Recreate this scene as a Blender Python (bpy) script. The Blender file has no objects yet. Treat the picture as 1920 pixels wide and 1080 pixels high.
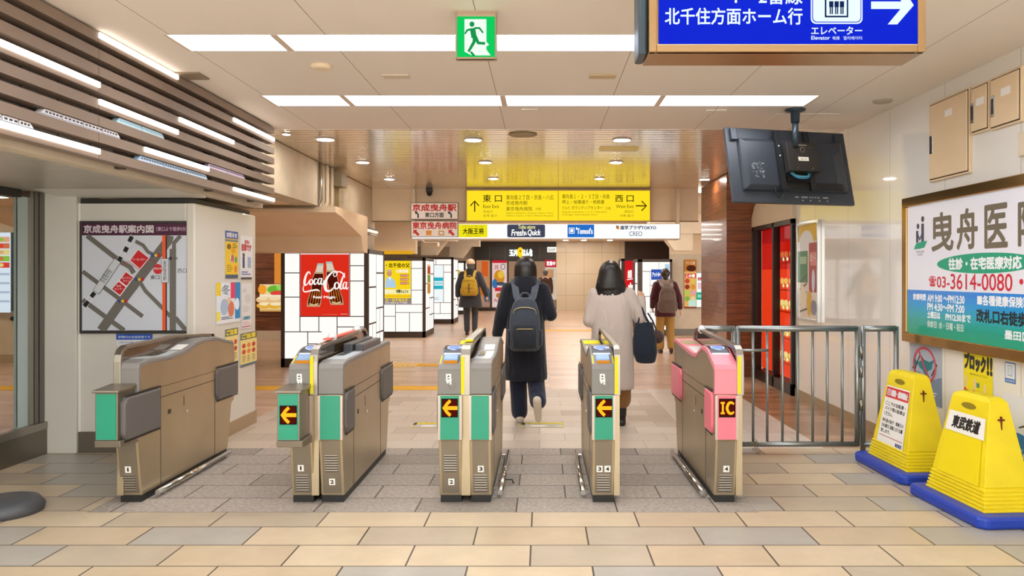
import bpy, bmesh, math, random
from mathutils import Vector, Matrix
C = bpy.context
scene = C.scene
col = scene.collection
R = random.Random(7)

# ---------------------------------------------------------------- camera, light, exposure
EYE, F, CX, CY = 1.45, 1450.0, 1017.0, 515.0
cam_d = bpy.data.cameras.new('camera'); cam = bpy.data.objects.new('camera', cam_d); col.objects.link(cam)
cam.location = (0, 0, EYE); cam.rotation_euler = (math.pi / 2, 0, 0)
cam_d.sensor_width = 36; cam_d.lens = F / 1920 * 36
cam_d.shift_x = -(CX - 960) / 1920; cam_d.shift_y = -(540 - CY) / 1920
cam_d.clip_start = .05; cam_d.clip_end = 200
scene.camera = cam
vs = scene.view_settings
vs.view_transform = 'Standard'; vs.look = 'None'; vs.gamma = 1; vs.use_curve_mapping = False
vs.exposure = .42
STRIP, SPOT, LOUVER_L, BOX_L, FILL = 8.4, 90.0, 3.2, 1.15, 8.5      # what the lamps of the place, and the added fill lamps, give off
world = bpy.data.worlds.new('world'); scene.world = world; world.use_nodes = True
wb = world.node_tree.nodes['Background']; wb.inputs[0].default_value = (1, .97, .92, 1); wb.inputs[1].default_value = 3.2

# ---------------------------------------------------------------- helpers
def W(px, py, Y):                      # the point of the place that lies at depth Y on the photo's pixel
    return ((px - CX) / F * Y, Y, EYE - (py - CY) / F * Y)
def lin(h):
    h = h.lstrip('#'); h = h if len(h) == 6 else ''.join(c + c for c in h); v = [int(h[i:i + 2], 16) / 255 for i in (0, 2, 4)]
    return tuple(x / 12.92 if x <= .04045 else ((x + .055) / 1.055) ** 2.4 for x in v)
_m = {}
def M(hexc, rough=.5, metal=0., emit=0., spec=.5, noise=0., nscale=8., bump=0., bscale=60., coat=0.):
    key = (hexc, rough, metal, emit, spec, noise, nscale, bump, bscale, coat)
    if key in _m: return _m[key]
    m = bpy.data.materials.new('mat_' + hexc.strip('#')); m.use_nodes = True
    nt = m.node_tree; b = nt.nodes['Principled BSDF']; c = lin(hexc)
    b.inputs['Base Color'].default_value = (*c, 1); b.inputs['Roughness'].default_value = rough
    b.inputs['Metallic'].default_value = metal; b.inputs['Specular IOR Level'].default_value = spec
    b.inputs['Coat Weight'].default_value = coat; b.inputs['Coat Roughness'].default_value = .08
    if emit:
        b.inputs['Emission Color'].default_value = (*c, 1); b.inputs['Emission Strength'].default_value = emit
        b.inputs['Base Color'].default_value = tuple(x * .08 for x in c) + (1,); b.inputs['Specular IOR Level'].default_value = .04; b.inputs['Base Color'].default_value = tuple(x * .05 for x in c) + (1,)
    if noise or bump:
        tc = nt.nodes.new('ShaderNodeTexCoord')
    if noise:
        n = nt.nodes.new('ShaderNodeTexNoise'); n.inputs['Scale'].default_value = nscale; n.inputs['Detail'].default_value = 6
        nt.links.new(tc.outputs['Object'], n.inputs['Vector'])
        mr = nt.nodes.new('ShaderNodeMapRange'); mr.inputs[1].default_value = .25; mr.inputs[2].default_value = .75
        mr.inputs[3].default_value = 1 - noise; mr.inputs[4].default_value = 1 + noise
        nt.links.new(n.outputs[0], mr.inputs[0])
        mx = nt.nodes.new('ShaderNodeVectorMath'); mx.operation = 'SCALE'; mx.inputs[0].default_value = c
        nt.links.new(mr.outputs[0], mx.inputs['Scale']); nt.links.new(mx.outputs[0], b.inputs['Base Color'])
        m2 = nt.nodes.new('ShaderNodeMapRange'); m2.inputs[3].default_value = rough * (1 - noise); m2.inputs[4].default_value = min(1, rough * (1 + noise))
        nt.links.new(n.outputs[0], m2.inputs[0]); nt.links.new(m2.outputs[0], b.inputs['Roughness'])
    if bump:
        n = nt.nodes.new('ShaderNodeTexNoise'); n.inputs['Scale'].default_value = bscale; n.inputs['Detail'].default_value = 4
        nt.links.new(tc.outputs['Object'], n.inputs['Vector'])
        bp = nt.nodes.new('ShaderNodeBump'); bp.inputs['Strength'].default_value = bump; bp.inputs['Distance'].default_value = .01
        nt.links.new(n.outputs[0], bp.inputs['Height']); nt.links.new(bp.outputs[0], b.inputs['Normal'])
    _m[key] = m
    return m

def world_off(p):
    v = Vector((0, 0, 0))
    while p is not None: v = v + Vector(p.location); p = p.parent
    return v
def tag(o, label=None, cat=None, group=None, kind=None):
    if label: o['label'] = label
    if cat: o['category'] = cat
    if group: o['group'] = group
    if kind: o['kind'] = kind
    return o
def thing(name, label, cat, loc=(0, 0, 0), group=None):
    o = bpy.data.objects.new(name, None); col.objects.link(o); o.location = loc; o.empty_display_size = .1
    return tag(o, label, cat, group)
def copy_tree(o, parent=None):
    c = o.copy(); col.objects.link(c)
    if parent is not None: c.parent = parent
    for ch in [x for x in col.objects if x.parent == o]: copy_tree(ch, c)
    return c

class MB:
    """collects shapes (world coordinates) for ONE mesh object"""
    def __init__(s): s.v = []; s.f = []; s.mi = []; s.mats = []; s.cur = 0; s.sm = []; s.smooth = False
    def use(s, m):
        if m not in s.mats: s.mats.append(m)
        s.cur = s.mats.index(m); return s
    def add(s, vs_, fs_, T=None, smooth=None):
        n = len(s.v)
        s.v += [tuple(T @ Vector(v)) if T is not None else tuple(v) for v in vs_]
        for f in fs_:
            s.f.append([i + n for i in f]); s.mi.append(s.cur); s.sm.append(s.smooth if smooth is None else smooth)
        return s
    def box(s, x0, x1, y0, y1, z0, z1, T=None):
        v = [(x, y, z) for x in (x0, x1) for y in (y0, y1) for z in (z0, z1)]
        return s.add(v, [(0, 1, 3, 2), (4, 6, 7, 5), (0, 4, 5, 1), (2, 3, 7, 6), (0, 2, 6, 4), (1, 5, 7, 3)], T)
    def prism(s, prof, a, b, axis='x', T=None, smooth=False):
        """2D profile swept between a and b; axis x: profile is (y,z); y: (x,z); z: (x,y)"""
        area = sum(prof[i][0] * prof[(i + 1) % len(prof)][1] - prof[(i + 1) % len(prof)][0] * prof[i][1] for i in range(len(prof)))
        if (area < 0) != (axis == 'y'): prof = prof[::-1]
        def P(p, t): return {'x': (t, p[0], p[1]), 'y': (p[0], t, p[1]), 'z': (p[0], p[1], t)}[axis]
        if a > b: a, b = b, a
        n = len(prof); v = [P(p, a) for p in prof] + [P(p, b) for p in prof]
        f = [tuple(range(n))[::-1], tuple(range(n, 2 * n))]
        s.add(v, f, T, False)
        m = len(s.v) - 2 * n
        for i in range(n):
            j = (i + 1) % n
            s.f.append([m + i, m + j, m + n + j, m + n + i]); s.mi.append(s.cur); s.sm.append(smooth)
        return s
    def rings(s, rs, caps=True, T=None, smooth=True, closed=True):
        n = len(rs[0]); v = [p for r in rs for p in r]; f = []
        for k in range(len(rs) - 1):
            for i in range(n if closed else n - 1):
                j = (i + 1) % n
                f.append((k * n + i, k * n + j, (k + 1) * n + j, (k + 1) * n + i))
        s.add(v, f, T, smooth)
        if caps:
            b = len(s.v) - len(v)
            for r, rev in ((0, True), (len(rs) - 1, False)):
                idx = [b + r * n + i for i in range(n)]
                s.f.append(idx[::-1] if rev else idx); s.mi.append(s.cur); s.sm.append(False)
        return s
    def tube(s, pts, r, n=10, caps=True, T=None):
        pts = [Vector(p) for p in pts]; rs = []
        rr = r if isinstance(r, (list, tuple)) else [r] * len(pts)
        up = None
        for i, p in enumerate(pts):
            d = (pts[min(i + 1, len(pts) - 1)] - pts[max(i - 1, 0)]).normalized()
            if up is None: up = Vector((0, 0, 1)) if abs(d.z) < .9 else Vector((1, 0, 0))
            a = d.cross(up).normalized(); b = a.cross(d).normalized(); up = b
            rs.append([tuple(p + rr[i] * (math.cos(t) * a + math.sin(t) * b)) for t in [k * math.tau / n for k in range(n)]])
        return s.rings(rs, caps, T)
    def cyl(s, p0, p1, r, n=20): return s.tube([p0, p1], r, n)
    def ell(s, c, r, n=16, m=10, T=None):
        rs = []
        for k in range(m + 1):
            a = -math.pi / 2 + math.pi * k / m
            a = max(-math.pi / 2 + .02, min(math.pi / 2 - .02, a))
            rs.append([(c[0] + r[0] * math.cos(a) * math.cos(t), c[1] + r[1] * math.cos(a) * math.sin(t), c[2] + r[2] * math.sin(a))
                       for t in [q * math.tau / n for q in range(n)]])
        return s.rings(rs, True, T)
    def cap(s, p0, p1, r0, r1, n=12):                      # a tapered limb with round ends
        p0, p1 = Vector(p0), Vector(p1); d = (p1 - p0)
        if d.length < 1e-5: d = Vector((0, 0, 1e-4))
        d.normalize(); up = Vector((0, 0, 1)) if abs(d.z) < .9 else Vector((1, 0, 0))
        a = d.cross(up).normalized(); b = a.cross(d).normalized(); rs = []
        for c, r, lo, hi in ((p0, r0, -math.pi / 2 + .05, 0), (p1, r1, 0, math.pi / 2 - .05)):
            for k in range(5):
                t = lo + (hi - lo) * k / 4
                rs.append([tuple(c + d * (r * math.sin(t)) + r * math.cos(t) * (math.cos(q) * a + math.sin(q) * b)) for q in [i * math.tau / n for i in range(n)]])
        return s.rings(rs, True)
    def loft(s, rs, n=20, caps=True, pw=2.0):              # (cx, cy, z, rx, ry) rings
        out = []
        for cx, cy, z, rx, ry in rs:
            ring = []
            for i in range(n):
                t = i * math.tau / n; c_, s_ = math.cos(t), math.sin(t)
                ring.append((cx + rx * math.copysign(abs(c_) ** (2 / pw), c_), cy + ry * math.copysign(abs(s_) ** (2 / pw), s_), z))
            out.append(ring)
        return s.rings(out, caps)
    def build(s, name, mat=None, parent=None, bevel=0., voxel=0., relax=6, seg=2, fix=True):
        off = world_off(parent) if parent is not None else None
        if off is None:
            xs, ys, zs = zip(*s.v); off = Vector(((min(xs) + max(xs)) / 2, (min(ys) + max(ys)) / 2, min(zs)))
            loc = off
        else: loc = Vector((0, 0, 0))
        me = bpy.data.meshes.new(name)
        me.from_pydata([tuple(Vector(v) - off) for v in s.v], [], s.f); me.update()
        mats = s.mats or [mat]
        for m in mats: me.materials.append(m)
        if s.mats:
            for p, i in zip(me.polygons, s.mi): p.material_index = i
        for p, q in zip(me.polygons, s.sm): p.use_smooth = q
        if fix:
            bm = bmesh.new(); bm.from_mesh(me); bmesh.ops.recalc_face_normals(bm, faces=bm.faces); bm.to_mesh(me); bm.free()
        o = bpy.data.objects.new(name, me); col.objects.link(o); o.location = loc
        if parent is not None: o.parent = parent
        if bevel:
            b = o.modifiers.new('bevel', 'BEVEL'); b.width = bevel; b.segments = seg; b.limit_method = 'ANGLE'; b.angle_limit = .6
        if voxel:
            r = o.modifiers.new('remesh', 'REMESH'); r.mode = 'VOXEL'; r.voxel_size = voxel; r.use_smooth_shade = True
            if relax:
                q = o.modifiers.new('smooth', 'SMOOTH'); q.iterations = relax; q.factor = .5
        if bevel or voxel:
            C.view_layer.update()
            nm = bpy.data.meshes.new_from_object(o.evaluated_get(C.evaluated_depsgraph_get()))
            o.modifiers.clear(); o.data = nm; bpy.data.meshes.remove(me); nm.name = name
        return o

_txt = {}
def text_mesh(body):
    if body not in _txt:
        c = bpy.data.curves.new('t', 'FONT'); c.body = body; c.resolution_u = 5 if len(body) < 24 and all(ord(q) < 128 or q in '・' for q in body) else 2; c.space_line = .9
        o = bpy.data.objects.new('t', c); col.objects.link(o); C.view_layer.update()
        me = bpy.data.meshes.new_from_object(o.evaluated_get(C.evaluated_depsgraph_get()))
        vs_ = [(v.co.x, v.co.y) for v in me.vertices]; fs_ = [tuple(p.vertices) for p in me.polygons]
        bpy.data.objects.remove(o); bpy.data.curves.remove(c); bpy.data.meshes.remove(me)
        _txt[body] = (vs_, fs_)
    return _txt[body]

class Print:
    """flat artwork: coordinates (x right, y down) in a w x h frame laid on the rectangle O (top corner), U (along x), V (along y, down)"""
    def __init__(s, O, U, V, w, h, lift=.0006):
        s.O, s.U, s.V, s.w, s.h = Vector(O), Vector(U), Vector(V), w, h
        s.N = -s.U.cross(s.V).normalized()
        s.mb = MB(); s.k = 0; s.lift = lift; s.done = []
    def P(s, x, y): return tuple(s.O + s.U * (x / s.w) + s.V * (y / s.h) + s.N * (s.lift * s.k))
    def level(s, xs, ys):                                  # just above whatever lies under it
        b = (min(xs), min(ys), max(xs), max(ys)); s.k = 1
        for q, l in s.done:
            if l >= s.k and b[0] < q[2] and q[0] < b[2] and b[1] < q[3] and q[1] < b[3]: s.k = l + 1
        s.done.append((b, s.k))
    def poly(s, pts, m):
        s.level(*zip(*pts)); s.mb.use(m)
        a = sum(pts[i][0] * pts[(i + 1) % len(pts)][1] - pts[(i + 1) % len(pts)][0] * pts[i][1] for i in range(len(pts)))
        if a > 0: pts = pts[::-1]
        s.mb.add([s.P(*p) for p in pts], [tuple(range(len(pts)))]); return s
    def rect(s, x0, y0, x1, y1, m): return s.poly([(x0, y0), (x1, y0), (x1, y1), (x0, y1)], m)
    def frame(s, x0, y0, x1, y1, t, m):
        for r in ((x0, y0, x1, y0 + t), (x0, y1 - t, x1, y1), (x0, y0, x0 + t, y1), (x1 - t, y0, x1, y1)): s.rect(*r, m)
        return s
    def ell(s, cx, cy, rx, ry, m, n=28): return s.poly([(cx + rx * math.cos(t), cy + ry * math.sin(t)) for t in [i * math.tau / n for i in range(n)]], m)
    def ring(s, cx, cy, rx, ry, t, m, n=30):
        pts = [(cx + rx * math.cos(a), cy + ry * math.sin(a)) for a in [i * math.tau / n for i in range(n + 1)]]
        return s.line(pts, t, m)
    def line(s, pts, wd, m, round_=False):
        ws = wd if isinstance(wd, (list, tuple)) else [wd] * len(pts); wm = max(ws) / 2
        s.level([p[0] + q for p in pts for q in (-wm, wm)], [p[1] + q for p in pts for q in (-wm, wm)]); s.mb.use(m); n = len(pts); L = []; Rr = []
        for i, p in enumerate(pts):
            q0 = pts[max(i - 1, 0)]; q1 = pts[min(i + 1, n - 1)]
            dx, dy = q1[0] - q0[0], q1[1] - q0[1]; l = math.hypot(dx, dy) or 1
            nx, ny = -dy / l * ws[i] / 2, dx / l * ws[i] / 2
            L.append((p[0] + nx, p[1] + ny)); Rr.append((p[0] - nx, p[1] - ny))
        v = [s.P(*p) for p in L] + [s.P(*p) for p in Rr]
        s.mb.add(v, [(i, i + 1, n + i + 1, n + i) for i in range(n - 1)]); return s
    def curve(s, ctrl, wd, m, k=8):                       # smooth line through points (Catmull-Rom); widths may vary per point
        c = [ctrl[0]] + list(ctrl) + [ctrl[-1]]; pts = []; ws = []
        wl = list(wd) if isinstance(wd, (list, tuple)) else [wd] * len(ctrl)
        for i in range(1, len(c) - 2):
            for j in range(k):
                t = j / k; p = []
                for q in (0, 1):
                    a, b, d, e = c[i - 1][q], c[i][q], c[i + 1][q], c[i + 2][q]
                    p.append(.5 * (2 * b + (d - a) * t + (2 * a - 5 * b + 4 * d - e) * t * t + (3 * b - a - 3 * d + e) * t ** 3))
                pts.append(tuple(p)); ws.append(wl[i - 1] * (1 - t) + wl[i] * t)
        pts.append(ctrl[-1]); ws.append(wl[-1])
        return s.line(pts, ws, m)
    def text(s, body, x0, y0, x1, y1, m, bold=0., rot=0., skew=0.):
        vs_, fs_ = text_mesh(body)
        if not vs_: return s
        xs, ys = zip(*vs_); ax, bx, ay, by = min(xs), max(xs), min(ys), max(ys)
        cx, cy = (x0 + x1) / 2, (y0 + y1) / 2; cr, sr = math.cos(rot), math.sin(rot)
        s.level((x0, x1), (y0, y1))
        offs = [(0, 0)] if not bold else [(bold * math.cos(q * math.tau / 8), bold * math.sin(q * math.tau / 8)) for q in range(8)]
        for ox, oy in offs:
            s.k += .04; s.mb.use(m); v = []
            for x, y in vs_:
                u = x0 + (x - ax) / (bx - ax or 1) * (x1 - x0); w_ = y1 - (y - ay) / (by - ay or 1) * (y1 - y0)
                u += skew * (y1 - w_)
                u, w_ = cx + (u - cx) * cr - (w_ - cy) * sr, cy + (u - cx) * sr + (w_ - cy) * cr
                v.append(s.P(u + ox, w_ + oy))
            s.mb.add(v, fs_)
        return s
    def build(s, name, parent=None): return s.mb.build(name, None, parent, fix=False)
def front_print(x0, y0, x1, y1, Y, lift=.0006):           # a sheet facing the entrance, its frame in photo pixels
    a, b, c = Vector(W(x0, y0, Y)), Vector(W(x1, y0, Y)), Vector(W(x0, y1, Y))
    return Print(a, b - a, c - a, x1 - x0, y1 - y0, lift)
def vert(t): return '\n'.join(t)
def struct(o): o['kind'] = 'structure'; return o
# ---------------------------------------------------------------- surfaces of the setting
def nodes_mat(name):
    m = bpy.data.materials.new(name); m.use_nodes = True
    return m, m.node_tree, m.node_tree.nodes['Principled BSDF']
def tile_floor(name, bw, rh, cols, thr, mortar, ox, oy, rough, msize=.006, grain=.12, gscale=14, bump=0., bscale=120, spec=.5, flip=False):
    m, nt, b = nodes_mat(name); N = nt.nodes.new; L = nt.links.new
    g = N('ShaderNodeNewGeometry'); mp = N('ShaderNodeMapping'); mp.inputs['Location'].default_value = (-ox, -oy, 0)
    L(g.outputs['Position'], mp.inputs['Vector'])
    br = N('ShaderNodeTexBrick'); br.offset = .5; br.offset_frequency = 2
    br.inputs['Color1'].default_value = (0, 0, 0, 1); br.inputs['Color2'].default_value = (1, 1, 1, 1); br.inputs['Mortar'].default_value = (0, 0, 0, 1)
    br.inputs['Scale'].default_value = 1; br.inputs['Mortar Size'].default_value = msize; br.inputs['Mortar Smooth'].default_value = .1
    br.inputs['Bias'].default_value = 0; br.inputs['Brick Width'].default_value = bw; br.inputs['Row Height'].default_value = rh
    L(mp.outputs[0], br.inputs['Vector'])
    cr = N('ShaderNodeValToRGB'); cr.color_ramp.interpolation = 'CONSTANT'
    el = cr.color_ramp.elements; el[0].position = 0; el[0].color = (*lin(cols[0]), 1); el[1].position = thr[0]; el[1].color = (*lin(cols[1]), 1)
    for c_, t_ in zip(cols[2:], thr[1:]): e = el.new(t_); e.color = (*lin(c_), 1)
    L(br.outputs['Color'], cr.inputs[0])
    n = N('ShaderNodeTexNoise'); n.inputs['Scale'].default_value = gscale; n.inputs['Detail'].default_value = 8; n.inputs['Roughness'].default_value = .7
    L(g.outputs['Position'], n.inputs['Vector'])
    mr = N('ShaderNodeMapRange'); mr.inputs[1].default_value = .3; mr.inputs[2].default_value = .7; mr.inputs[3].default_value = 1 - grain; mr.inputs[4].default_value = 1 + grain
    L(n.outputs[0], mr.inputs[0])
    sc_ = N('ShaderNodeVectorMath'); sc_.operation = 'SCALE'; L(cr.outputs[0], sc_.inputs[0]); L(mr.outputs[0], sc_.inputs['Scale'])
    mx = N('ShaderNodeMix'); mx.data_type = 'RGBA'; L(br.outputs['Fac'], mx.inputs[0]); L(sc_.outputs[0], mx.inputs[6]); mx.inputs[7].default_value = (*lin(mortar), 1)
    L(mx.outputs[2], b.inputs['Base Color'])
    r2 = N('ShaderNodeMapRange'); r2.inputs[3].default_value = rough * .8; r2.inputs[4].default_value = rough * 1.25
    L(n.outputs[0], r2.inputs[0]); L(r2.outputs[0], b.inputs['Roughness']); b.inputs['Specular IOR Level'].default_value = spec
    if bump:
        n2 = N('ShaderNodeTexNoise'); n2.inputs['Scale'].default_value = bscale; n2.inputs['Detail'].default_value = 5
        L(g.outputs['Position'], n2.inputs['Vector'])
        bp = N('ShaderNodeBump'); bp.inputs['Strength'].default_value = bump; bp.inputs['Distance'].default_value = .008
        L(n2.outputs[0], bp.inputs['Height']); L(bp.outputs[0], b.inputs['Normal'])
    return m
m_tile = tile_floor('floor_tile', .62, .30, ['#c8b598', '#bfab8e', '#a9a398', '#b4a58f'], [.30, .50, .80], '#4d4238', .248 - .31, 4.746 - 16 * .30, .34, .005, .09, 5)
m_granite = tile_floor('floor_rough_granite', .62, .30, ['#a39a90', '#958c82', '#aaa095'], [.4, .7], '#4a433c', .15, 4.72, .55, .005, .42, 38, .8, 55)
m_flamed = tile_floor('floor_pale_granite', .45, .30, ['#c4b4a2', '#b8a896', '#cbbcab'], [.4, .7], '#8d8072', .2, 6.46, .4, .003, .22, 60, .25, 90)
m_plank = tile_floor('floor_plank_tile', 1.0, .16, ['#d3b295', '#c6a488', '#ccab90', '#bb997d'], [.3, .55, .8], '#8f6f52', .1, 9.0, .3, .003, .12, 7)
m_dplank = tile_floor('floor_brown_plank', 1.0, .16, ['#a9805f', '#96704f', '#b38b69'], [.35, .7], '#6f5138', .3, 6.5, .32, .003, .14, 7)
m_pale = tile_floor('floor_white_tile', .6, .6, ['#d9d0c4', '#d0c6ba'], [.5], '#a89c8e', .1, 6.5, .3, .003, .06, 5)
m_yel = M('#f2bd18', .45)

def wood_mat(name, c1, c2, sx=1., rough=.35, joint=.1, axis='z', coat=.2):
    m, nt, b = nodes_mat(name); N = nt.nodes.new; L = nt.links.new
    g = N('ShaderNodeNewGeometry'); mp = N('ShaderNodeMapping'); mp.inputs['Scale'].default_value = (1.2, 1.2, 14)
    L(g.outputs['Position'], mp.inputs['Vector'])
    n = N('ShaderNodeTexNoise'); n.inputs['Scale'].default_value = 2.2 * sx; n.inputs['Detail'].default_value = 8; n.inputs['Distortion'].default_value = .6
    L(mp.outputs[0], n.inputs['Vector'])
    cr = N('ShaderNodeValToRGB'); e = cr.color_ramp.elements; e[0].position = .3; e[0].color = (*lin(c1), 1); e[1].position = .7; e[1].color = (*lin(c2), 1)
    L(n.outputs[0], cr.inputs[0])
    sx_ = N('ShaderNodeSeparateXYZ'); L(g.outputs['Position'], sx_.inputs[0])
    d = N('ShaderNodeMath'); d.operation = 'DIVIDE'; d.inputs[1].default_value = joint; L(sx_.outputs['Z'], d.inputs[0])
    fr = N('ShaderNodeMath'); fr.operation = 'FRACT'; L(d.outputs[0], fr.inputs[0])
    lt = N('ShaderNodeMath'); lt.operation = 'LESS_THAN'; lt.inputs[1].default_value = .045; L(fr.outputs[0], lt.inputs[0])
    mx = N('ShaderNodeMix'); mx.data_type = 'RGBA'; L(lt.outputs[0], mx.inputs[0]); L(cr.outputs[0], mx.inputs[6]); mx.inputs[7].default_value = (*lin('#3a2014'), 1)
    L(mx.outputs[2], b.inputs['Base Color']); b.inputs['Roughness'].default_value = rough; b.inputs['Coat Weight'].default_value = coat
    return m
m_wood = wood_mat('wood_cladding', '#6d3d24', '#9a5e38', 1, .3, .148)
m_wood2 = wood_mat('wood_panel', '#5d3524', '#8a5539', 1, .4, .52)
def panel_mat(name, hexc, rough, lines, zs=(), wd=.004, dark='#5a5148', coat=0., noise=.03):
    """a painted surface with fine joints at given X (or Y) positions: lines = (axis, start, pitch)"""
    m, nt, b = nodes_mat(name); N = nt.nodes.new; L = nt.links.new
    g = N('ShaderNodeNewGeometry'); s = N('ShaderNodeSeparateXYZ'); L(g.outputs['Position'], s.inputs[0]); acc = None
    for ax, st, pitch in lines:
        a = N('ShaderNodeMath'); a.operation = 'SUBTRACT'; a.inputs[1].default_value = st - wd / 2 - 100 * pitch; L(s.outputs[ax], a.inputs[0])
        d = N('ShaderNodeMath'); d.operation = 'DIVIDE'; d.inputs[1].default_value = pitch; L(a.outputs[0], d.inputs[0])
        f = N('ShaderNodeMath'); f.operation = 'FRACT'; L(d.outputs[0], f.inputs[0])
        l = N('ShaderNodeMath'); l.operation = 'LESS_THAN'; l.inputs[1].default_value = wd / pitch; L(f.outputs[0], l.inputs[0])
        if acc is None: acc = l
        else:
            q = N('ShaderNodeMath'); q.operation = 'MAXIMUM'; L(acc.outputs[0], q.inputs[0]); L(l.outputs[0], q.inputs[1]); acc = q
    n = N('ShaderNodeTexNoise'); n.inputs['Scale'].default_value = 1.5; n.inputs['Detail'].default_value = 6; L(g.outputs['Position'], n.inputs['Vector'])
    mr = N('ShaderNodeMapRange'); mr.inputs[3].default_value = 1 - noise; mr.inputs[4].default_value = 1 + noise; L(n.outputs[0], mr.inputs[0])
    sc_ = N('ShaderNodeVectorMath'); sc_.operation = 'SCALE'; sc_.inputs[0].default_value = lin(hexc); L(mr.outputs[0], sc_.inputs['Scale'])
    mx = N('ShaderNodeMix'); mx.data_type = 'RGBA'; L(acc.outputs[0], mx.inputs[0]); L(sc_.outputs[0], mx.inputs[6]); mx.inputs[7].default_value = (*lin(dark), 1)
    L(mx.outputs[2], b.inputs['Base Color']); b.inputs['Roughness'].default_value = rough; b.inputs['Coat Weight'].default_value = coat; b.inputs['Coat Roughness'].default_value = .04
    return m
m_ceil = panel_mat('ceiling_panel', '#ece2d6', .6, [('X', -2.23, .933)])
m_rwall = panel_mat('glossy_wall_panel', '#e9e6df', .25, [('Y', 7.64, .92)], wd=.005, dark='#a8a298', coat=1.)
m_slat = M('#f0e6d8', .11, .85)
m_white = M('#e8e4dc', .55); m_cream = M('#d8c9b2', .6, noise=.05); m_beige = M('#d9c3a2', .55, noise=.05)
m_conc = M('#cfc4ae', .8, noise=.14, nscale=3., bump=.15)
m_peach = M('#f0dabb', .7, noise=.06, nscale=2)
m_greyw = M('#d3d0c7', .5, noise=.04, nscale=2)
m_dark = M('#2b2723', .5); m_black = M('#141414', .45); m_brown = M('#463830', .5)
m_steel = M('#a79a86', .33, .9, noise=.1, nscale=3); m_steel2 = M('#a29c92', .32, .95); m_chrome = M('#c9c9c6', .15, 1.)
m_rail = M('#9aa0a0', .34, .85)
m_skirt = M('#b09a78', .35, .5); m_skirt2 = M('#6f675c', .4, .4)

CZ, RX = 2.885, 3.02                       # ceiling height, the wall on one side
YE = 7.64                                  # where panels give way to slats
# --- floor
fl = MB()
def slab(m, x0, x1, y0, y1, z=0.):
    fl.use(m); fl.add([(x0, y0, z), (x1, y0, z), (x1, y1, z), (x0, y1, z)], [(0, 1, 2, 3)], smooth=False)
slab(m_tile, -5, RX, -2.4, 4.72); slab(m_tile, -5, -2.78, 4.72, 6.46); slab(m_tile, 1.32, RX, 4.72, 6.46)
slab(m_granite, -2.78, 1.32, 4.72, 6.46); slab(m_flamed, -2.9, 1.32, 6.46, 9.8); slab(m_pale, 1.32, 2.35, 6.46, 9.8)
slab(m_dplank, 2.35, RX, 6.46, 9.8); slab(m_plank, -13, RX, 9.8, 33); slab(m_plank, RX, 8, 11, 33); slab(m_plank, -13, -2.9, 6.46, 9.8); slab(m_plank, -13, -5, 2, 6.46)
fo = struct(fl.build('floor', fix=False))
fl = MB()
# --- ceilings
STRIPS = [(-1.77, -1.44), (-.17, .16), (1.43, 1.76), (3.03, 3.36), (4.63, 4.96), (6.20, 6.58)]
SX0, SX1 = -2.27, 2.24
c = MB().use(m_ceil)
def cq(x0, x1, y0, y1): c.add([(x0, y0, CZ), (x0, y1, CZ), (x1, y1, CZ), (x1, y0, CZ)], [(0, 1, 2, 3)], smooth=False)
ys = [-2.4] + [y for s_ in STRIPS for y in s_] + [YE]
for i in range(len(ys) - 1):
    if i % 2 == 0: cq(-3.2, RX, ys[i], ys[i + 1])
    else: cq(-3.2, SX0, ys[i], ys[i + 1]); cq(SX1, RX, ys[i], ys[i + 1])
c.box(-3.2, RX, YE - .012, YE, CZ - .004, CZ + .05)
struct(c.build('ceiling', fix=False))
c = MB(); y = YE + .004; w = .098; c.smooth = True
while y < 13.0:                                           # each slat is a shallow bow, so lamps and signs smear along the hall
    pr = [(y + w * (k / 6), CZ + .009 - .0013 * math.sin(math.pi * k / 6)) for k in range(7)]
    pr = [(y + .001, CZ + .03)] + pr + [(y + w - .001, CZ + .03)]
    for k in range(len(pr) - 1):
        (a, za), (b_, zb) = pr[k], pr[k + 1]
        c.add([(-3.0, a, za), (-3.0, b_, zb), (RX + .02, b_, zb), (RX + .02, a, za)], [(0, 1, 2, 3)], smooth=0 < k < len(pr) - 2)
    y += w + .004
bmc = c.build('ceiling_slats', m_slat, fix=False); struct(bmc)
bm = bmesh.new(); bm.from_mesh(bmc.data); bmesh.ops.remove_doubles(bm, verts=bm.verts, dist=1e-5); bm.to_mesh(bmc.data); bm.free()
struct(MB().box(-3.0, RX + .02, YE, 13.1, CZ + .04, CZ + .05).build('ceiling_deck', m_dark))
m_fceil = M('#ded2bf', .6)
struct(MB().box(-13, 8, 13.1, 33, 2.78, 2.84).box(-13, -2.95, 8.4, 13.1, 2.78, 2.84).box(RX + .05, 8, 10.9, 13.1, 2.9, 2.96).build('ceiling_hall', m_fceil))
# --- walls of the entrance
rw = MB().use(m_rwall).box(RX, RX + .12, -2.4, 9.22, 0, CZ + .02)
struct(rw.build('wall_right'))
struct(MB().box(RX - .012, RX + .001, -2.4, 9.22, 0, .10).build('baseboard_right', m_skirt))
struct(MB().box(-13, -5.1, 1.9, 2.0, 0, 2.7).build('wall_sky_block', m_white))  # unseen wall, added to keep sky light from behind the glass
struct(MB().box(-13, -4.6, 1.9, 8.4, 2.6, 2.68).build('ceiling_sky_block', m_white))  # unseen ceiling, added to shut the sky's light out of the booth
struct(MB().box(-5.1, -5, -2.4, 3.2, 0, CZ + .05).build('wall_left', m_white))
# bulkhead over the end of the slatted ceiling
struct(MB().box(-2.92, 2.62, 13.0, 13.12, 2.35, CZ + .05).build('wall_bulkhead', m_peach))
struct(MB().box(-2.92, 2.62, 12.985, 13.0, 2.335, 2.355).build('trim_1', M('#8d7354', .5)))
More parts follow.
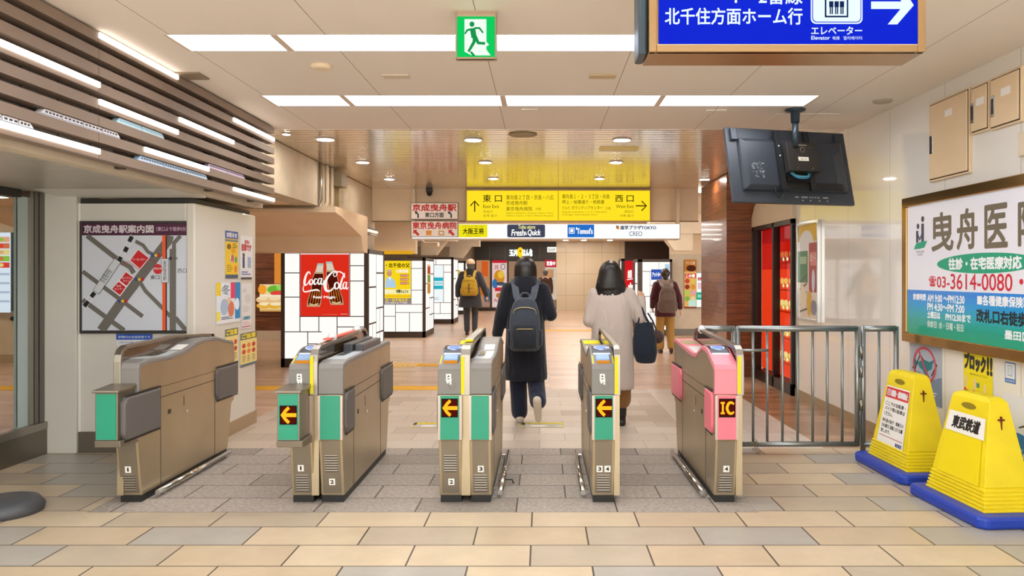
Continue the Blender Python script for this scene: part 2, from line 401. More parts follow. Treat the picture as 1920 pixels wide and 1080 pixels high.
# --- shop front with wood cladding at the far end of that wall
X2 = 2.62
struct(MB().box(X2, RX + .1, 11.0, 12.75, 0, CZ).build('wall_wood_pier', m_wood))
wh = MB().use(m_beige).box(RX + .02, RX + .14, 9.22, 11.0, 2.42, CZ)
struct(wh.build('wall_shop_header'))
wh = MB().use(m_cream)
pr = [(9.2, 2.12), (9.2, 2.62), (10.3, 2.62), (10.85, 2.40), (10.99, 2.24), (10.99, 2.12)]
wh.prism(pr, RX - .05, RX + .06)
struct(wh.build('trim_2', wood_mat('light_wood', '#a5825a', '#c6a67a', 1, .45, .21)))
# --- the concrete wall and beam on the other side, past the louvers
X3 = -2.86
struct(MB().box(X3 - .3, X3, 7.55, 10.02, 2.33, CZ).build('wall_concrete_beam', m_conc))
cc = MB().use(m_conc)
cc.prism([(10.1, 2.30), (10.1, CZ), (13.2, CZ), (13.2, 1.55), (12.3, 1.72), (11.85, 2.0), (11.8, 2.30)], X3 - .28, X3)
struct(cc.build('wall_concrete_column'))
struct(MB().prism([(10.05, 2.26), (10.05, 2.34), (11.9, 2.34), (11.9, 1.78), (11.6, 1.80), (11.5, 2.02), (10.4, 2.22)], -7.5, X3 + .17).build('trim_3', m_peach))
struct(MB().box(-9, X3 - .28, 7.62, 10.05, 2.34, 2.42).build('ceiling_low', m_peach))
# --- far left: wood shop wall, panels over the pillars
struct(MB().box(-10, -5.1, 17.0, 17.2, .22, 2.85).build('wall_far_wood', m_wood2))
struct(MB().box(-10, -5.1, 16.98, 17.2, 0, .22).build('baseboard_far_wood', m_cream))
struct(MB().box(-14, -5.0, 12.7, 12.82, 0, 2.78).build('wall_beyond_glass', m_beige))
struct(MB().box(-14, -5.0, 12.68, 12.7, 0, .14).build('baseboard_beyond_glass', M('#b69c78', .5)))
struct(MB().box(-4.6, -3.05, 18.6, 18.9, 1.95, 2.8).build('wall_over_pillars', m_peach))
for k, (yy, a, b_) in enumerate(((20.6, -4.6, -2.3), (24.5, -4.6, -2.0), (16.9, 2.35, 4.4))):
    g = MB().use(m_cream).box(a, b_, yy, yy + .5, 2.35, 2.78)
    s_ = 1 if a < 0 else -1
    e_ = b_ if a < 0 else a
    g.prism([(e_, 2.37), (e_ - s_ * .25, 2.37), (e_ - s_ * .55, 1.98), (e_ - s_ * .95, 1.98), (e_ - s_ * .95, 2.37)], yy + .05, yy + .45, 'y')
    struct(g.build('wall_girder'))
# --- end of the hall
struct(MB().box(.56, 3.3, 31.0, 31.2, 0, 2.78).build('wall_end', panel_mat('end_wall_panel', '#d9c7a8', .35, [('X', .95, .72), ('Z', .62, .86)], wd=.012, dark='#a08d70', coat=.3)))
struct(MB().box(-13, .56, 31.4, 31.6, 0, 2.78).build('wall_end_shop', m_cream))
struct(MB().box(3.3, 8, 31, 31.2, 0, 2.78).build('wall_end_recess', m_brown))
struct(MB().box(-13.2, -13, 2, 33, 0, 2.8).build('wall_far_left', m_cream))
struct(MB().box(8, 8.2, 11, 33, 0, 2.9).build('wall_far_right', m_cream))
w_ = MB().use(m_cream).box(3.1, 8, 18.7, 18.9, 0, 1.95).use(m_peach).box(3.1, 8, 18.7, 18.9, 1.95, 2.78)
struct(w_.build('wall_poster'))
struct(MB().box(3.1, 8, 18.68, 18.7, 0, .14).build('baseboard_poster', m_skirt2))

# --- the kiosk beside the gates: pier, map wall, side wall
KX0, KX1, KX2 = -4.08, -3.78, -2.82
struct(MB().box(KX0, KX1, 6.27, 6.6, 0, 2.13).build('wall_kiosk_pier', m_greyw, bevel=.006))
k = MB().use(m_greyw).box(KX1, KX2 - .02, 6.31, 7.58, 0, 2.03)
k.use(m_dark).box(KX1, KX2 - .02, 6.33, 7.5, 2.03, 2.07)
struct(k.build('wall_kiosk_front'))
struct(MB().box(KX2 - .07, KX2 + .002, 6.27, 7.6, 0, 2.03).build('wall_kiosk_side', M('#d9d4c8', .42, coat=.2), bevel=.012))
struct(MB().box(KX1, KX2 - .07, 6.295, 6.31, 0, .17).build('baseboard_kiosk_front', m_skirt2))
struct(MB().box(KX2, KX2 + .012, 6.29, 7.6, 0, .12).build('baseboard_kiosk_side', m_skirt))
struct(MB().box(KX1 + .0, KX1 + .02, 6.30, 6.31, .17, 2.03).box(KX2 - .095, KX2 - .075, 6.30, 6.31, .17, 2.03).build('trim_4', m_white))
struct(MB().prism([(5.93, 2.115), (5.93, 2.135), (6.34, 2.10), (6.34, 2.078)], -3.93, -2.76).build('trim_5', m_white))
# box over it that carries the louvers, and its slatted underside
struct(MB().box(-2.80, -2.72, -1, 7.5, 2.10, CZ).build('wall_louver_backing', panel_mat('backing', '#a29a90', .6, [('Y', 0, .31), ('Z', 0, .13)], wd=.02, dark='#6e675f')))
s_ = MB(); yy = -1.
while yy < 7.5: s_.box(-4.6, -2.80, yy, yy + .094, 2.112, 2.13); yy += .1
struct(s_.build('ceiling_kiosk_soffit', M('#b9b2a4', .3)))
struct(MB().box(-4.6, -2.80, -1, 7.5, 2.132, 2.15).build('ceiling_kiosk_deck', m_dark))
struct(MB().box(-2.80, -2.712, -1, 7.5, 2.095, 2.165).build('trim_6', m_cream))
# glazed front of the booth
gx = -4.06
gl = bpy.data.materials.new('glass'); gl.use_nodes = True
gb = gl.node_tree.nodes['Principled BSDF']; gb.inputs['Transmission Weight'].default_value = 1; gb.inputs['Roughness'].default_value = 0.; gb.inputs['IOR'].default_value = 1.05; gb.inputs['Base Color'].default_value = (.93, .97, .96, 1)
wn = MB().use(gl).box(gx - .008, gx, 2.5, 5.98, .27, 2.06)
wo = tag(wn.build('window_1'), kind='structure')
fr = MB().use(m_steel2).box(gx - .05, gx + .02, 6.10, 6.14, .2, 2.11).use(M('#77726a', .35, .6)).box(gx - .05, gx + .022, 6.15, 6.195, .2, 2.11).box(gx - .05, gx + .025, 6.21, 6.27, .2, 2.11).use(M('#b4c4c0', .3)).box(gx - .03, gx + .0, 5.98, 6.10, .26, 2.06)
fr.use(m_dark).box(gx - .05, gx + .02, 2.5, 6.0, 2.05, 2.11)
fr.build('window_frame', None, wo)
MB().use(M('#7c7468', .32, .8)).box(gx - .08, gx + .045, 2.5, 6.27, 0, .205).use(m_steel2).box(gx - .08, gx + .05, 2.5, 6.27, .205, .262).build('window_sill', None, wo)
struct(MB().box(-5.1, -4.14, 2.5, 3.2, 0, 2.12).build('wall_booth', m_white))
# ---------------------------------------------------------------- lamps
m_lamp = M('#f6f9ff', .5, emit=STRIP); m_trough = M('#98a2b2', .5)
def strip_lamp(x0, x1, y0, y1, label):
    t = thing('ceiling_light', label, 'ceiling light', ((x0 + x1) / 2, (y0 + y1) / 2, CZ), 'recessed strip lights of the panelled ceiling')
    d = .10
    MB().add([(x0, y0, CZ), (x0, y0, CZ + d), (x1, y0, CZ + d), (x1, y0, CZ), (x0, y1, CZ), (x0, y1, CZ + d), (x1, y1, CZ + d), (x1, y1, CZ)],
             [(0, 1, 2, 3), (4, 5, 6, 7), (0, 1, 5, 4), (3, 2, 6, 7)], smooth=False).build('reflector', m_trough, t, fix=False)
    MB().box(x0, x1, y0, y1, CZ + d - .004, CZ + d + .02).build('diffuser', m_lamp, t)
    for xa, xb in ((x0, x0 + .022), (x1 - .022, x1)): MB().box(xa, xb, y0, y1, CZ - .001, CZ + .102).build('end_cap', M('#d8c4b0', .5), t)
segs = [SX0, -1.61, -.32, .97, SX1]
nm = ['short end piece of the {} strip of ceiling light, by the louvers', 'first long tube of the {} strip of ceiling light from the louvers',
      'second long tube of the {} strip of ceiling light from the louvers', 'tube of the {} strip of ceiling light on the side of the glossy wall']
for row, (a, b_) in ((4, STRIPS[4]), (5, STRIPS[5])):
    for i in range(4): strip_lamp(segs[i], segs[i + 1], a, b_, nm[i].format('nearer' if row == 4 else 'further'))
for k in range(4):
    a, b_ = STRIPS[k]
    strip_lamp(SX0, SX1, a, b_, 'long recessed ceiling strip light before the entrance, %s row' % ('fourth', 'third', 'second', 'first')[k])
m_spot = M('#fff4e8', .5, emit=SPOT); m_ring = M('#eee6dc', .35)
def downlight(px, py, z, label, r=.07, group='round downlights of the slatted ceiling'):
    Y = F * (z - EYE) / (CY - py); X = (px - CX) / F * Y
    t = thing('downlight', label, 'ceiling light', (X, Y, z), group)
    MB().use(m_ring).tube([(X, Y, z - .008), (X, Y, z + .0)], r * 1.18, 24).build('trim_ring', None, t)
    MB().tube([(X, Y, z - .0095), (X, Y, z - .0082)], r, 24).build('lamp_disc', m_spot, t)
for px, py, lb, r in ((610, 261, 'round downlight nearest the end of the louvers', .085), (887, 262, 'round downlight above the near edge of the yellow reflection', .085),
    (1166, 262, 'round downlight of the nearest row, beside the hanging screen', .085), (680, 304, 'round downlight above the concrete column, middle row', .075),
    (910, 304, 'middle row downlight over the yellow exit sign, on the side with East Exit', .075), (1155, 304, 'middle row downlight over the yellow exit sign, on the side with West Exit', .075),
    (730, 335.5, 'small downlight of the far row by the concrete column', .07), (925, 334.5, 'far row downlight just over the East Exit lettering', .07), (1124, 334.5, 'far row downlight just over the West Exit lettering', .07),
    (1321, 336, 'far row downlight beside the wood clad pier', .07), (537, 251, 'small recessed spotlight at the tip of the louvers', .035)):
    downlight(px, py, CZ + .004, lb, r)
for X, Y in ((-1.2, 15.5), (.6, 15.5), (-1.2, 18.5), (.8, 18.5), (2.2, 16.2), (-1.2, 22), (.9, 22), (-1, 26), (1.2, 26), (-5.8, 15.2), (-7.5, 15.2), (-5.6, 10.6), (-8, 11.2), (-8.4, 8.6), (-6.2, 8.8), (1.6, 29.8), (2.6, 29.8), (.9, 29.8), (-1.4, 29.5), (3.9, 16.9), (-3.4, 16.6)):
    z = 2.78
    if -9 < X < X3 and 7.62 < Y < 10.05: z = 2.34
    t = thing('downlight', 'round downlight of the hall ceiling behind the exit sign', 'ceiling light', (X, Y, z), 'downlights of the far hall')
    MB().tube([(X, Y, z - .008), (X, Y, z)], .11, 20).build('trim_ring', m_ring, t)
    MB().tube([(X, Y, z - .0095), (X, Y, z - .0082)], .10, 20).build('lamp_disc', m_spot, t)
m_fill = M('#fdf8f0', .5, emit=FILL)  # shared by the lamps added for extra light
for Y in (14.4, 16.9, 20.2, 22.6, 25.4, 28.4):  # strips out of view, added because the hall came out dark
    t = thing('ceiling_light', 'long strip light added to brighten the hall, hidden behind the shop name board', 'ceiling light', (0, Y, 2.78), 'added strip lights of the far hall')
    MB().box(-2.2, 2.3, Y, Y + .3, 2.762, 2.78).build('diffuser', m_fill, t)
for X, Y in ((-7.2, 15.9), (-8.2, 10.9)):  # two more hidden strips, added to brighten the passage
    t = thing('ceiling_light', 'strip light added to brighten the passage behind the kiosk', 'ceiling light', (X, Y, 2.78), 'added strip lights behind the kiosk')
    MB().box(X - .9, X + .9, Y, Y + .3, 2.762, 2.78).build('diffuser', m_fill, t)
t = thing('ceiling_light', 'flat lamp added to brighten the kiosk, in the soffit before the glazed booth', 'ceiling light', (-3.6, 3.0, 2.11))  # added out of view to light the map and kiosk front
MB().box(-4.3, -2.95, 2.6, 3.1, 2.095, 2.111).build('diffuser', m_fill, t)
# wall of louvers with lit strips
LX = -2.60
t = thing('louver_screen', 'screen of long brown horizontal louvers with lit strips and toy trains', 'louver screen', (LX, 7.5, 2.16))
m_lou = M('#8d7a6c', .5, noise=.06, nscale=4); m_lit = M('#fff0e0', .5, emit=LOUVER_L)
lz = [2.842 - .0975 * k_ for k_ in range(8)]
for z in lz:
    MB().box(LX - .075, LX, -1, 4.53, z - .030, z + .028).box(LX - .075, LX, 4.536, 7.5, z - .030, z + .028).build('slat', m_lou, t)
def yx(px): return -LX * F / (CX - px)
for kx, a, b_ in ((3, None, 185), (0, 185, 332), (7, None, 185), (4, 185, 332), (6, 270, 390), (3, 335, 437), (1, 437, 513), (7, 437, 513)):
    y0 = 2.0 if a is None else yx(a); y1 = yx(b_)
    MB().box(LX - .001, LX + .012, y0, y1, lz[kx] - .004, lz[kx] + .027).build('light_strip', m_lit, t)
for y0 in (1.0, 3.2, 4.9, 6.2, 7.1):
    MB().box(-2.72, LX - .06, y0, y0 + .04, 2.12, CZ).build('bracket', M('#4a4038', .5), t)
def toy_train(px0, px1, kx, cols, cars, label):
    """a model train standing on a louver"""
    y0, y1 = yx(px0), yx(px1); z = lz[kx] + .028; L = (y1 - y0) / cars
    t = thing('toy_train', label, 'model train', (LX - .03, (y0 + y1) / 2, z), 'model trains on the louvers')
    body, win, band = (M(h_, .35) for h_ in cols)
    for i in range(cars):
        a = y0 + i * L + .006; b_ = y0 + (i + 1) * L - .006
        na = .03 if i == 0 else .0; nb = .03 if i == cars - 1 else 0
        MB().prism([(a, z), (b_, z), (b_ - nb * .2, z + .018), (b_ - nb, z + .037), (a + na, z + .037), (a + na * .2, z + .018)], LX - .05, LX - .012).build('carriage', body, t, bevel=.003)
        n_ = max(3, int((b_ - a) / .035)); mb = MB()
        for q in range(n_):
            s0 = a + na + (b_ - a - na - nb) * (q + .18) / n_; s1 = a + na + (b_ - a - na - nb) * (q + .82) / n_
            mb.use(win).box(LX - .0125, LX - .0112, s0, s1, z + .018, z + .028)
        mb.use(band).box(LX - .0125, LX - .0114, a, b_, z + .006, z + .011)
        mb.build('window_band', None, t)
toy_train(-60, 70, 7, ('#e4e4ea', '#2c3038', '#7a8aa8'), 4, 'short white model train on the lowest louver, near the glazed booth')
toy_train(80, 230, 6, ('#eceaee', '#3a3a44', '#9aa4c0'), 4, 'long white model train on the second louver from the bottom')
toy_train(222, 312, 5, ('#bfe0ee', '#8cc0d8', '#d8f0f8'), 2, 'pale blue model train on the third louver from the bottom')
toy_train(262, 392, 7, ('#b4d4f4', '#33506e', '#e8f4ff'), 3, 'blue and white model train on the lowest louver under the short lit strip')
toy_train(392, 462, 6, ('#c8b8d8', '#594a68', '#e8d8f0'), 2, 'lilac model train near the tip of the louvers')
# ---------------------------------------------------------------- ticket gates
m_gs = M('#b8a98c', .34, .82, noise=.12, nscale=2.5); m_gf = M('#8f8678', .36, .8, noise=.08, nscale=3)
m_plastic = M('#7f7c78', .42); m_plast2 = M('#a6a4a0', .35); m_flap = M('#5f5b58', .5); m_green = M('#1d9474', .35); m_pink = M('#ee7688', .35)
m_pink2 = M('#f08a98', .35); m_seam = M('#3a3228', .6); m_kick = M('#151412', .45); m_yel2 = M('#e3d321', .6, spec=.2); m_acryl = M('#4a3826', .08, coat=.6)
m_led = M('#ff9418', .5, emit=1.5); m_ledbg = M('#200804', .6, spec=.1); m_ledglow = M('#7a1804', .6, emit=.28); m_blue = M('#8aa4ee', .4, emit=.9); m_oval = M('#c8d2fa', .4, emit=1.0); m_slotb = M('#7f9fc4', .3); m_orange = M('#f09a2c', .4, emit=.6)
m_navy = M('#22262e', .25); m_sticker = M('#ecebe6', .5); m_ink = M('#1c1c1c', .5); m_red = M('#d8261c', .45)
IN = [(4.885, .845), (4.90, .872), (5.09, .948), (5.16, .958), (5.26, .958), (5.36, .925), (5.47, .885), (5.6, .876), (6.0, .898), (6.3, .918), (6.37, .91), (6.41, .87)]      # wave of the top, seen from the entrance
OUT = [(4.885, .85), (4.90, .882), (5.0, .897), (5.28, .888), (5.5, .905), (5.68, .945), (5.85, .962), (6.05, .955), (6.22, .92), (6.35, .90), (6.41, .86)]
FLAT = [(4.885, .85), (4.90, .878), (4.98, .892), (6.30, .90), (6.37, .892), (6.41, .86)]
def top_at(pr, y):
    for (a, za), (b, zb) in zip(pr, pr[1:]):
        if a <= y <= b: return za + (zb - za) * (y - a) / (b - a), math.atan2(zb - za, b - a)
    return pr[-1][1], 0
def plate_on(prof, y0, y1, x0, x1, lift, thick, mb):
    """a thin plate lying on the wave"""
    ys = [y0] + [p[0] for p in prof if y0 < p[0] < y1] + [y1]
    up = [(y, top_at(prof, y)[0] + lift + thick) for y in ys]; dn = [(y, top_at(prof, y)[0] + lift) for y in ys]
    return mb.prism(up + dn[::-1], x0, x1)
def arrow_led(Pn, kind):
    Pn.rect(0, 0, 40, 40, m_ledbg); Pn.rect(3, 3, 37, 37, m_ledglow)
    if kind == 'arrow':
        Pn.line([(6, 20), (39, 20)], 8, m_led); Pn.line([(22, 4), (14, 11), (6.5, 20), (14, 29), (22, 36)], [7, 7, 8, 7, 7], m_led)
    else:
        Pn.rect(4, 7, 14, 11, m_led).rect(4, 29, 14, 33, m_led).rect(7, 7, 11.5, 33, m_led); Pn.curve([(36, 12), (31, 8.5), (24, 10), (19.5, 20), (24, 30), (31, 31.5), (36, 28)], [4, 5, 6, 6.5, 6, 5, 4], m_led)
def gate_unit(g, x0, x1, prof, side, col='green', sign=None, numbers=(), grille='low', proud=False, reader=False, slot=False, person=False, front_flap=True):
    """one cabinet of a gate; side -1/+1: which flank faces its aisle"""
    grn = m_green if col == 'green' else m_pink; hood = m_plastic if col == 'green' else m_pink2; flapm = m_flap if col == 'green' else m_pink
    xs = x1 if side > 0 else x0
    front = [(4.925, .045), (4.875, .405), (4.868, .412), (4.868, .69), (4.882, .695), (4.885, .845)]
    back = [(6.41, .715), (6.38, .70), (6.33, .47), (6.40, .455), (6.40, .42), (6.345, .40), (6.27, .045)]
    MB().prism(front + prof[1:] + back, x0 + .006, x1 - .006).build('body', m_gs, g, bevel=.006)
    MB().box(x0 + .012, x1 - .012, 4.93, 6.26, 0, .05).build('kick_plate', m_kick, g)
    # hood: gray cap that follows the wave, and the upper face
    off = .014
    loop = [(4.872, .695), (4.872, .84)] + [(y - (off if i < 2 else 0), z + off * .7) for i, (y, z) in enumerate(prof)]
    inner = [(y + .02, z - .02) for y, z in prof[1:-1]][::-1] + [(4.90, .84), (4.90, .695)]
    MB().prism(loop + inner, x0 + .001, x1 - .001).build('hood', hood, g, bevel=.008)
    # lower front with louvres and number plates
    fx0, fx1 = x0 + .022, x1 - .022
    def fy(z): return 4.925 - .05 * (z - .045) / .36 - .003
    fp = MB(); fp.prism([(fy(.06), .06), (fy(.40), .40), (fy(.40) + .004, .40), (fy(.06) + .004, .06)], fx0, fx1); fp.build('front_plate', m_gf, g)
    MB().box(x0 + .002, x0 + .018, 4.862, 4.90, .41, .69).box(x1 - .018, x1 - .002, 4.862, 4.90, .41, .69).build('band_trim', M('#b9aaa0', .3, .8), g)
    cx = (x0 + x1) / 2; gz = .072 if grille == 'low' else .20
    gr = MB(); n = 7
    for i in range(n):
        z = gz + i * .0165
        gr.use(m_seam).box(cx - .040, cx + .040, fy(z) - .002, fy(z), z, z + .007).use(m_chrome).box(cx - .040, cx + .040, fy(z) - .005, fy(z), z + .007, z + .0105)
    gr.build('vent_grille', None, g)
    for num, nx, nz in numbers:
        Y = fy(nz) - .003; a = Vector((nx - .019, Y, nz + .021))
        p = Print(a, (.038, 0, 0), (0, .006, -.042), 20, 22); p.mb.use(m_sticker); p.rect(0, 0, 20, 22, m_sticker); p.text(num, 8 if num == '1' else 5, 5, 12 if num == '1' else 15, 17, m_ink, bold=.8); p.build('number_plate', g)
    # the coloured band with the lamp sign
    if proud:
        bx = x0 + .132; yb = 4.67
        b = MB(); b.box(x0 - .004, bx, yb + .004, 4.88, .445, .735); b.prism([(yb - .012, .735), (yb - .012, .75), (4.875, .765), (4.875, .735)], x0 - .018, bx + .012)
        b.prism([(yb, .405), (yb - .004, .445), (4.88, .445), (4.88, .395)], x0 - .006, bx + .02); b.build('sign_housing', m_gf, g, bevel=.004)
        MB().box(x0 + .004, bx - .008, yb, yb + .01, .452, .728).build('colour_panel', grn, g)
        yb -= .002; cx = (x0 + bx) / 2
        if sign: 
            p = Print((cx - .052, yb - .001, .66), (.104, 0, 0), (0, 0, -.115), 40, 40); arrow_led(p, sign); p.build('lamp_sign', g)
    else:
        MB().box(x0 + .018, x1 - .018, 4.856, 4.88, .414, .688).build('colour_panel', grn, g)
        if sign:
            p = Print((cx - .052, 4.854, .672), (.104, 0, 0), (0, 0, -.118), 40, 40); arrow_led(p, sign); p.build('lamp_sign', g)
    # flaps: padded doors folded against the flank
    def flap(y0, y1, z0, z1):
        e = .012 * side
        m = MB(); m.prism([(y0 + .03, z0), (y1, z0), (y1, z1), (y0 + .03, z1), (y0, z1 - .04), (y0, z0 + .04)], xs - .03 * side, xs + e)
        m.build('flap', flapm, g, bevel=.012)
        MB().box(min(xs, xs + .004 * side) - .001, max(xs, xs + .004 * side) + .001, y0 + .02, y1 + .012, z1 + .002, z1 + .012).build('flap_slot', m_kick, g)
        MB().box(min(xs, xs + .003 * side), max(xs, xs + .003 * side), y0 + .02, y1 + .012, z0 - .012, z0 - .002).build('flap_slot', m_kick, g)
    if front_flap: flap(4.70 if proud else 4.92, 5.14, .435, .70)
    flap(6.03, 6.45, .465, .715)
    # seams of the flank
    s = MB(); q0, q1 = sorted((xs - .007 * side, xs - .0045 * side))
    s.box(q0, q1, 5.17, 6.02, .628, .633).box(q0, q1, 5.17, 6.02, .698, .701).box(q0, q1, 5.165, 5.169, .05, .70).box(q0, q1, 6.02, 6.024, .05, .70).box(q0, q1, 5.50, 5.506, .52, .59).box(q0, q1, 5.27, 5.31, .50, .53)
    s.build('seam', m_seam, g)
    MB().cyl((xs - .007 * side, 5.55, .47), (xs - .002 * side, 5.55, .47), .012).build('lock', m_chrome, g)
    # top fittings
    w = x1 - x0
    if reader:
        m = MB(); plate_on(prof, 5.04, 5.24, x0 + .014, x1 - .014, .0105, .003, m); m.build('reader_panel', m_navy, g)
        z, a = top_at(prof, 5.125); 
        p = MB().use(m_oval); yy = [5.125 + .055 * math.sin(t) for t in [i * math.tau / 28 for i in range(28)]]; 
        v = [(cx_, y, top_at(prof, y)[0] + .0155) for cx_, y in [((x0 + x1) / 2 + w * .31 * math.cos(i * math.tau / 28), yy[i]) for i in range(28)]]
        p.add(v, [tuple(range(28))]); v2 = [((x0 + x1) / 2 + (a_[0] - (x0 + x1) / 2) * .8, 5.125 + (a_[1] - 5.125) * .8, top_at(prof, 5.125 + (a_[1] - 5.125) * .8)[0] + .0162) for a_ in v]
        p.use(m_blue).add(v2, [tuple(range(28))]); p.build('card_reader', None, g)
        for ya, yb in ((5.02, 5.035), (5.25, 5.262)): plate_on(prof, ya, yb, x0 + .02, x1 - .02, .011, .004, MB()).build('reader_edge', M('#dfe3e6', .3), g)
    if slot:
        m = MB(); plate_on(prof, 4.915, 4.985, x0 + .03, x1 - .03, .006, .03, m); m.build('ticket_slot', m_slotb, g, bevel=.008)
        m = MB(); plate_on(prof, 4.90, 4.916, x0 + .034, x1 - .034, .006, .022, m); m.build('slot_lamp', m_orange, g)
        m = MB(); plate_on(prof, 4.90, 5.0, x0 + .008, x0 + .016, .011, .004, m); plate_on(prof, 4.90, 5.0, x1 - .016, x1 - .008, .011, .004, m); m.build('slot_marking', m_yel2, g)
    if person:
        c_ = (x0 + x1) / 2; p = Print((c_ - .025, 4.8705, .825), (.07, 0, 0), (0, 0, -.10), 30, 42)
        p.rect(0, 0, 14, 20, m_sticker); p.rect(2, 12, 7, 25, m_sticker); p.rect(9, 12, 15, 28, m_sticker); p.poly([(7, 3), (11, 8), (3, 8)], m_ink); p.ring(17, 31, 9, 9, 1, M('#6a6660', .6)); p.rect(4, 11, 10, 15, m_plastic)
        p.build('pictogram', g)
    if not reader or prof is not IN:
        m = MB().use(M('#c8d0d4', .3)); plate_on(prof, 5.0, 5.45, x0 + .02, x1 - .02, .0105, .002, m); m.use(M('#3c4448', .25)); plate_on(prof, 5.2, 5.42, x0 + .03, x0 + w * .5, .013, .002, m)
        m.use(m_sticker); plate_on(prof, 5.5, 5.62, x0 + .05, x1 - .025, .0105, .002, m); m.build('top_plate', None, g)
    else:
        m = MB().use(m_yel2 if col == 'green' else M('#a89a72', .4)); plate_on(prof, 6.02, 6.2, x0 + .012, x1 - .012, .0105, .002, m); m.use(M('#d6d4d0', .35)); plate_on(prof, 5.5, 5.9, x0 + .02, x1 - .02, .0105, .002, m); m.build('top_plate', None, g)
    MB().tube([(xs + .045 * side, 5.02, .035), (xs + .045 * side, 6.18, .035)], .018, 12).box(xs + (.0 if side > 0 else -.05), xs + (.05 if side > 0 else 0), 5.1, 5.13, .0, .03).box(xs + (.0 if side > 0 else -.05), xs + (.05 if side > 0 else 0), 6.1, 6.13, .0, .03).build('floor_bar', m_chrome, g) if side in bars else None
def rail(g, x0, x1, yellow=True, plate=None, cap=None, z1=1.03):
    o = [(4.866, .69), (4.866, .90), (4.875, .945), (4.90, .978), (4.95, .998), (5.6, 1.012), (6.12, z1), (6.20, z1 - .008), (6.25, z1 - .035), (6.275, .97), (6.29, .88)]
    i_ = [(6.262, .88), (6.25, .965), (6.228, z1 - .05), (6.19, z1 - .03), (6.12, z1 - .022), (5.6, .99), (4.96, .976), (4.915, .96), (4.895, .93), (4.889, .90), (4.889, .69)]
    MB().prism(o + i_, x0, x1).build('rail', m_steel2, g, bevel=.003)
    c = (x0 + x1) / 2
    MB().prism(i_[::-1][:-1] + [(6.262, .70), (4.889, .70)], c - .008, c + .008).build('rail_panel', m_acryl, g)
    MB().box(x0 + .002, x1 - .002, 4.905, 6.26, .05, .70).build('rail_base', m_gs, g)
    if yellow:
        MB().box(x0 + .003, x0 + .024, 4.862, 4.867, .70, .935).build('warning_strip', m_yel2, g)
    if plate:
        m = MB().use(plate).box(x0 + .004, x1 - .004, 5.15, 5.95, 1.013, 1.024)
        m.build('rail_sticker', None, g)
    if cap:
        for y in cap: MB().ell((c, y, 1.02), (.03, .05, .035)).build('sensor_dome', M('#d8dcdc', .2), g)
bars = ()
def gate(label, x, parts):
    global bars
    g = thing('ticket_gate', label, 'ticket gate', (x, 4.93, 0), 'ticket gates in a row')
    for p in parts: p(g)
    return g
def U(*a, b=(), **k):
    def f(g):
        global bars
        bars = b; gate_unit(g, *a, **k)
    return f
def Ra(*a, **k): return lambda g: rail(g, *a, **k)
gate('ticket gate with plain green band beside the kiosk map, marked 1', -2.62, [
    Ra(-2.70, -2.655, yellow=False, z1=.985), U(-2.70, -2.545, OUT, 1, b=(1,), proud=True, numbers=(('1', -2.625, .215),))])
gate('double ticket gate with a jutting lit arrow box, marked 1 and 2', -1.43, [
    U(-1.60, -1.445, IN, -1, sign='arrow', proud=True, reader=True, slot=True, person=True, numbers=(('1', -1.53, .225),)),
    Ra(-1.465, -1.415, plate=M('#e85a48', .4), cap=(5.3, 6.0)), U(-1.415, -1.255, FLAT, 1, numbers=(('2', -1.335, .135),), grille='high'),
    lambda g: MB().box(-1.405, -1.34, 5.45, 6.1, .90, .965).build('sensor_box', M('#3c3e42', .35), g, bevel=.008),
    lambda g: MB().box(-1.335, -1.275, 5.5, 6.1, .90, .955).build('sensor_box', M('#4a4c50', .35), g, bevel=.008)])
gate('double ticket gate with flush lit arrow, marked 2 and 3', -.49, [
    U(-.66, -.505, IN, -1, sign='arrow', reader=True, slot=True, person=True, numbers=(('2', -.578, .135),), grille='high'),
    Ra(-.515, -.455, plate=M('#b8bcc0', .2, .6), cap=None), U(-.465, -.318, OUT, 1, b=(1,), numbers=(('3', -.39, .22),)),
    lambda g: MB().box(-.508, -.462, 5.12, 5.28, 1.006, 1.020).build('warning_sticker', m_yel2, g)])
gate('slim single ticket gate with lit arrow, marked 3 and 4', .395, [
    U(.31, .462, IN, -1, b=(-1,), sign='arrow', reader=True, slot=True, person=True, numbers=(('3', .362, .22), ('4', .412, .22))),
    Ra(.452, .492, plate=None)])
gate('pink ticket gate with lit IC sign, marked 4', 1.17, [
    U(1.085, 1.235, IN, -1, b=(-1,), col='pink', sign='IC', reader=True, numbers=(('4', 1.165, .22),)), Ra(1.225, 1.27, cap=(6.05,))])
# chain of the gate's loose cable hook
tag(MB().tube([(-.30, 5.36, .02), (-.25, 5.36, .03), (-.21, 5.36, .03), (-.20, 5.36, .004)], .005, 8).build('floor_hook', m_kick), 'small black hook on the floor beside gate 3', 'hook')
# ---------------------------------------------------------------- railing beside the pink gate
def railing(x0, x1, bars_, label, left=True, right=True, foot=()):
    Y = 6.28; t = thing('railing', label, 'railing', ((x0 + x1) / 2, Y, 0), 'steel railings beside the gates')
    pts = [(x0, Y, .075), (x0, Y, 1.0), (x0 + .03, Y, 1.012), (x1 - .03, Y, 1.012), (x1, Y, 1.0), (x1, Y, .075)]
    f = MB().tube([(x0, Y, 1.012), (x1, Y, 1.012)], .025, 14)
    f.build('rail', m_rail, t); MB().tube([(x0, Y, .075), (x1, Y, .075)], .022, 14).build('rail', m_rail, t)
    for x in ([x0] if left else []) + ([x1] if right else []):
        MB().tube([(x, Y, 0 if x in foot else .06), (x, Y, 1.03)], .021, 14).build('post', m_rail, t)
    for x in bars_: MB().tube([(x, Y, .075), (x, Y, 1.0)], .011, 10).build('baluster', m_rail, t)
    return t
def fx(px): return (px - CX) / F * 6.28
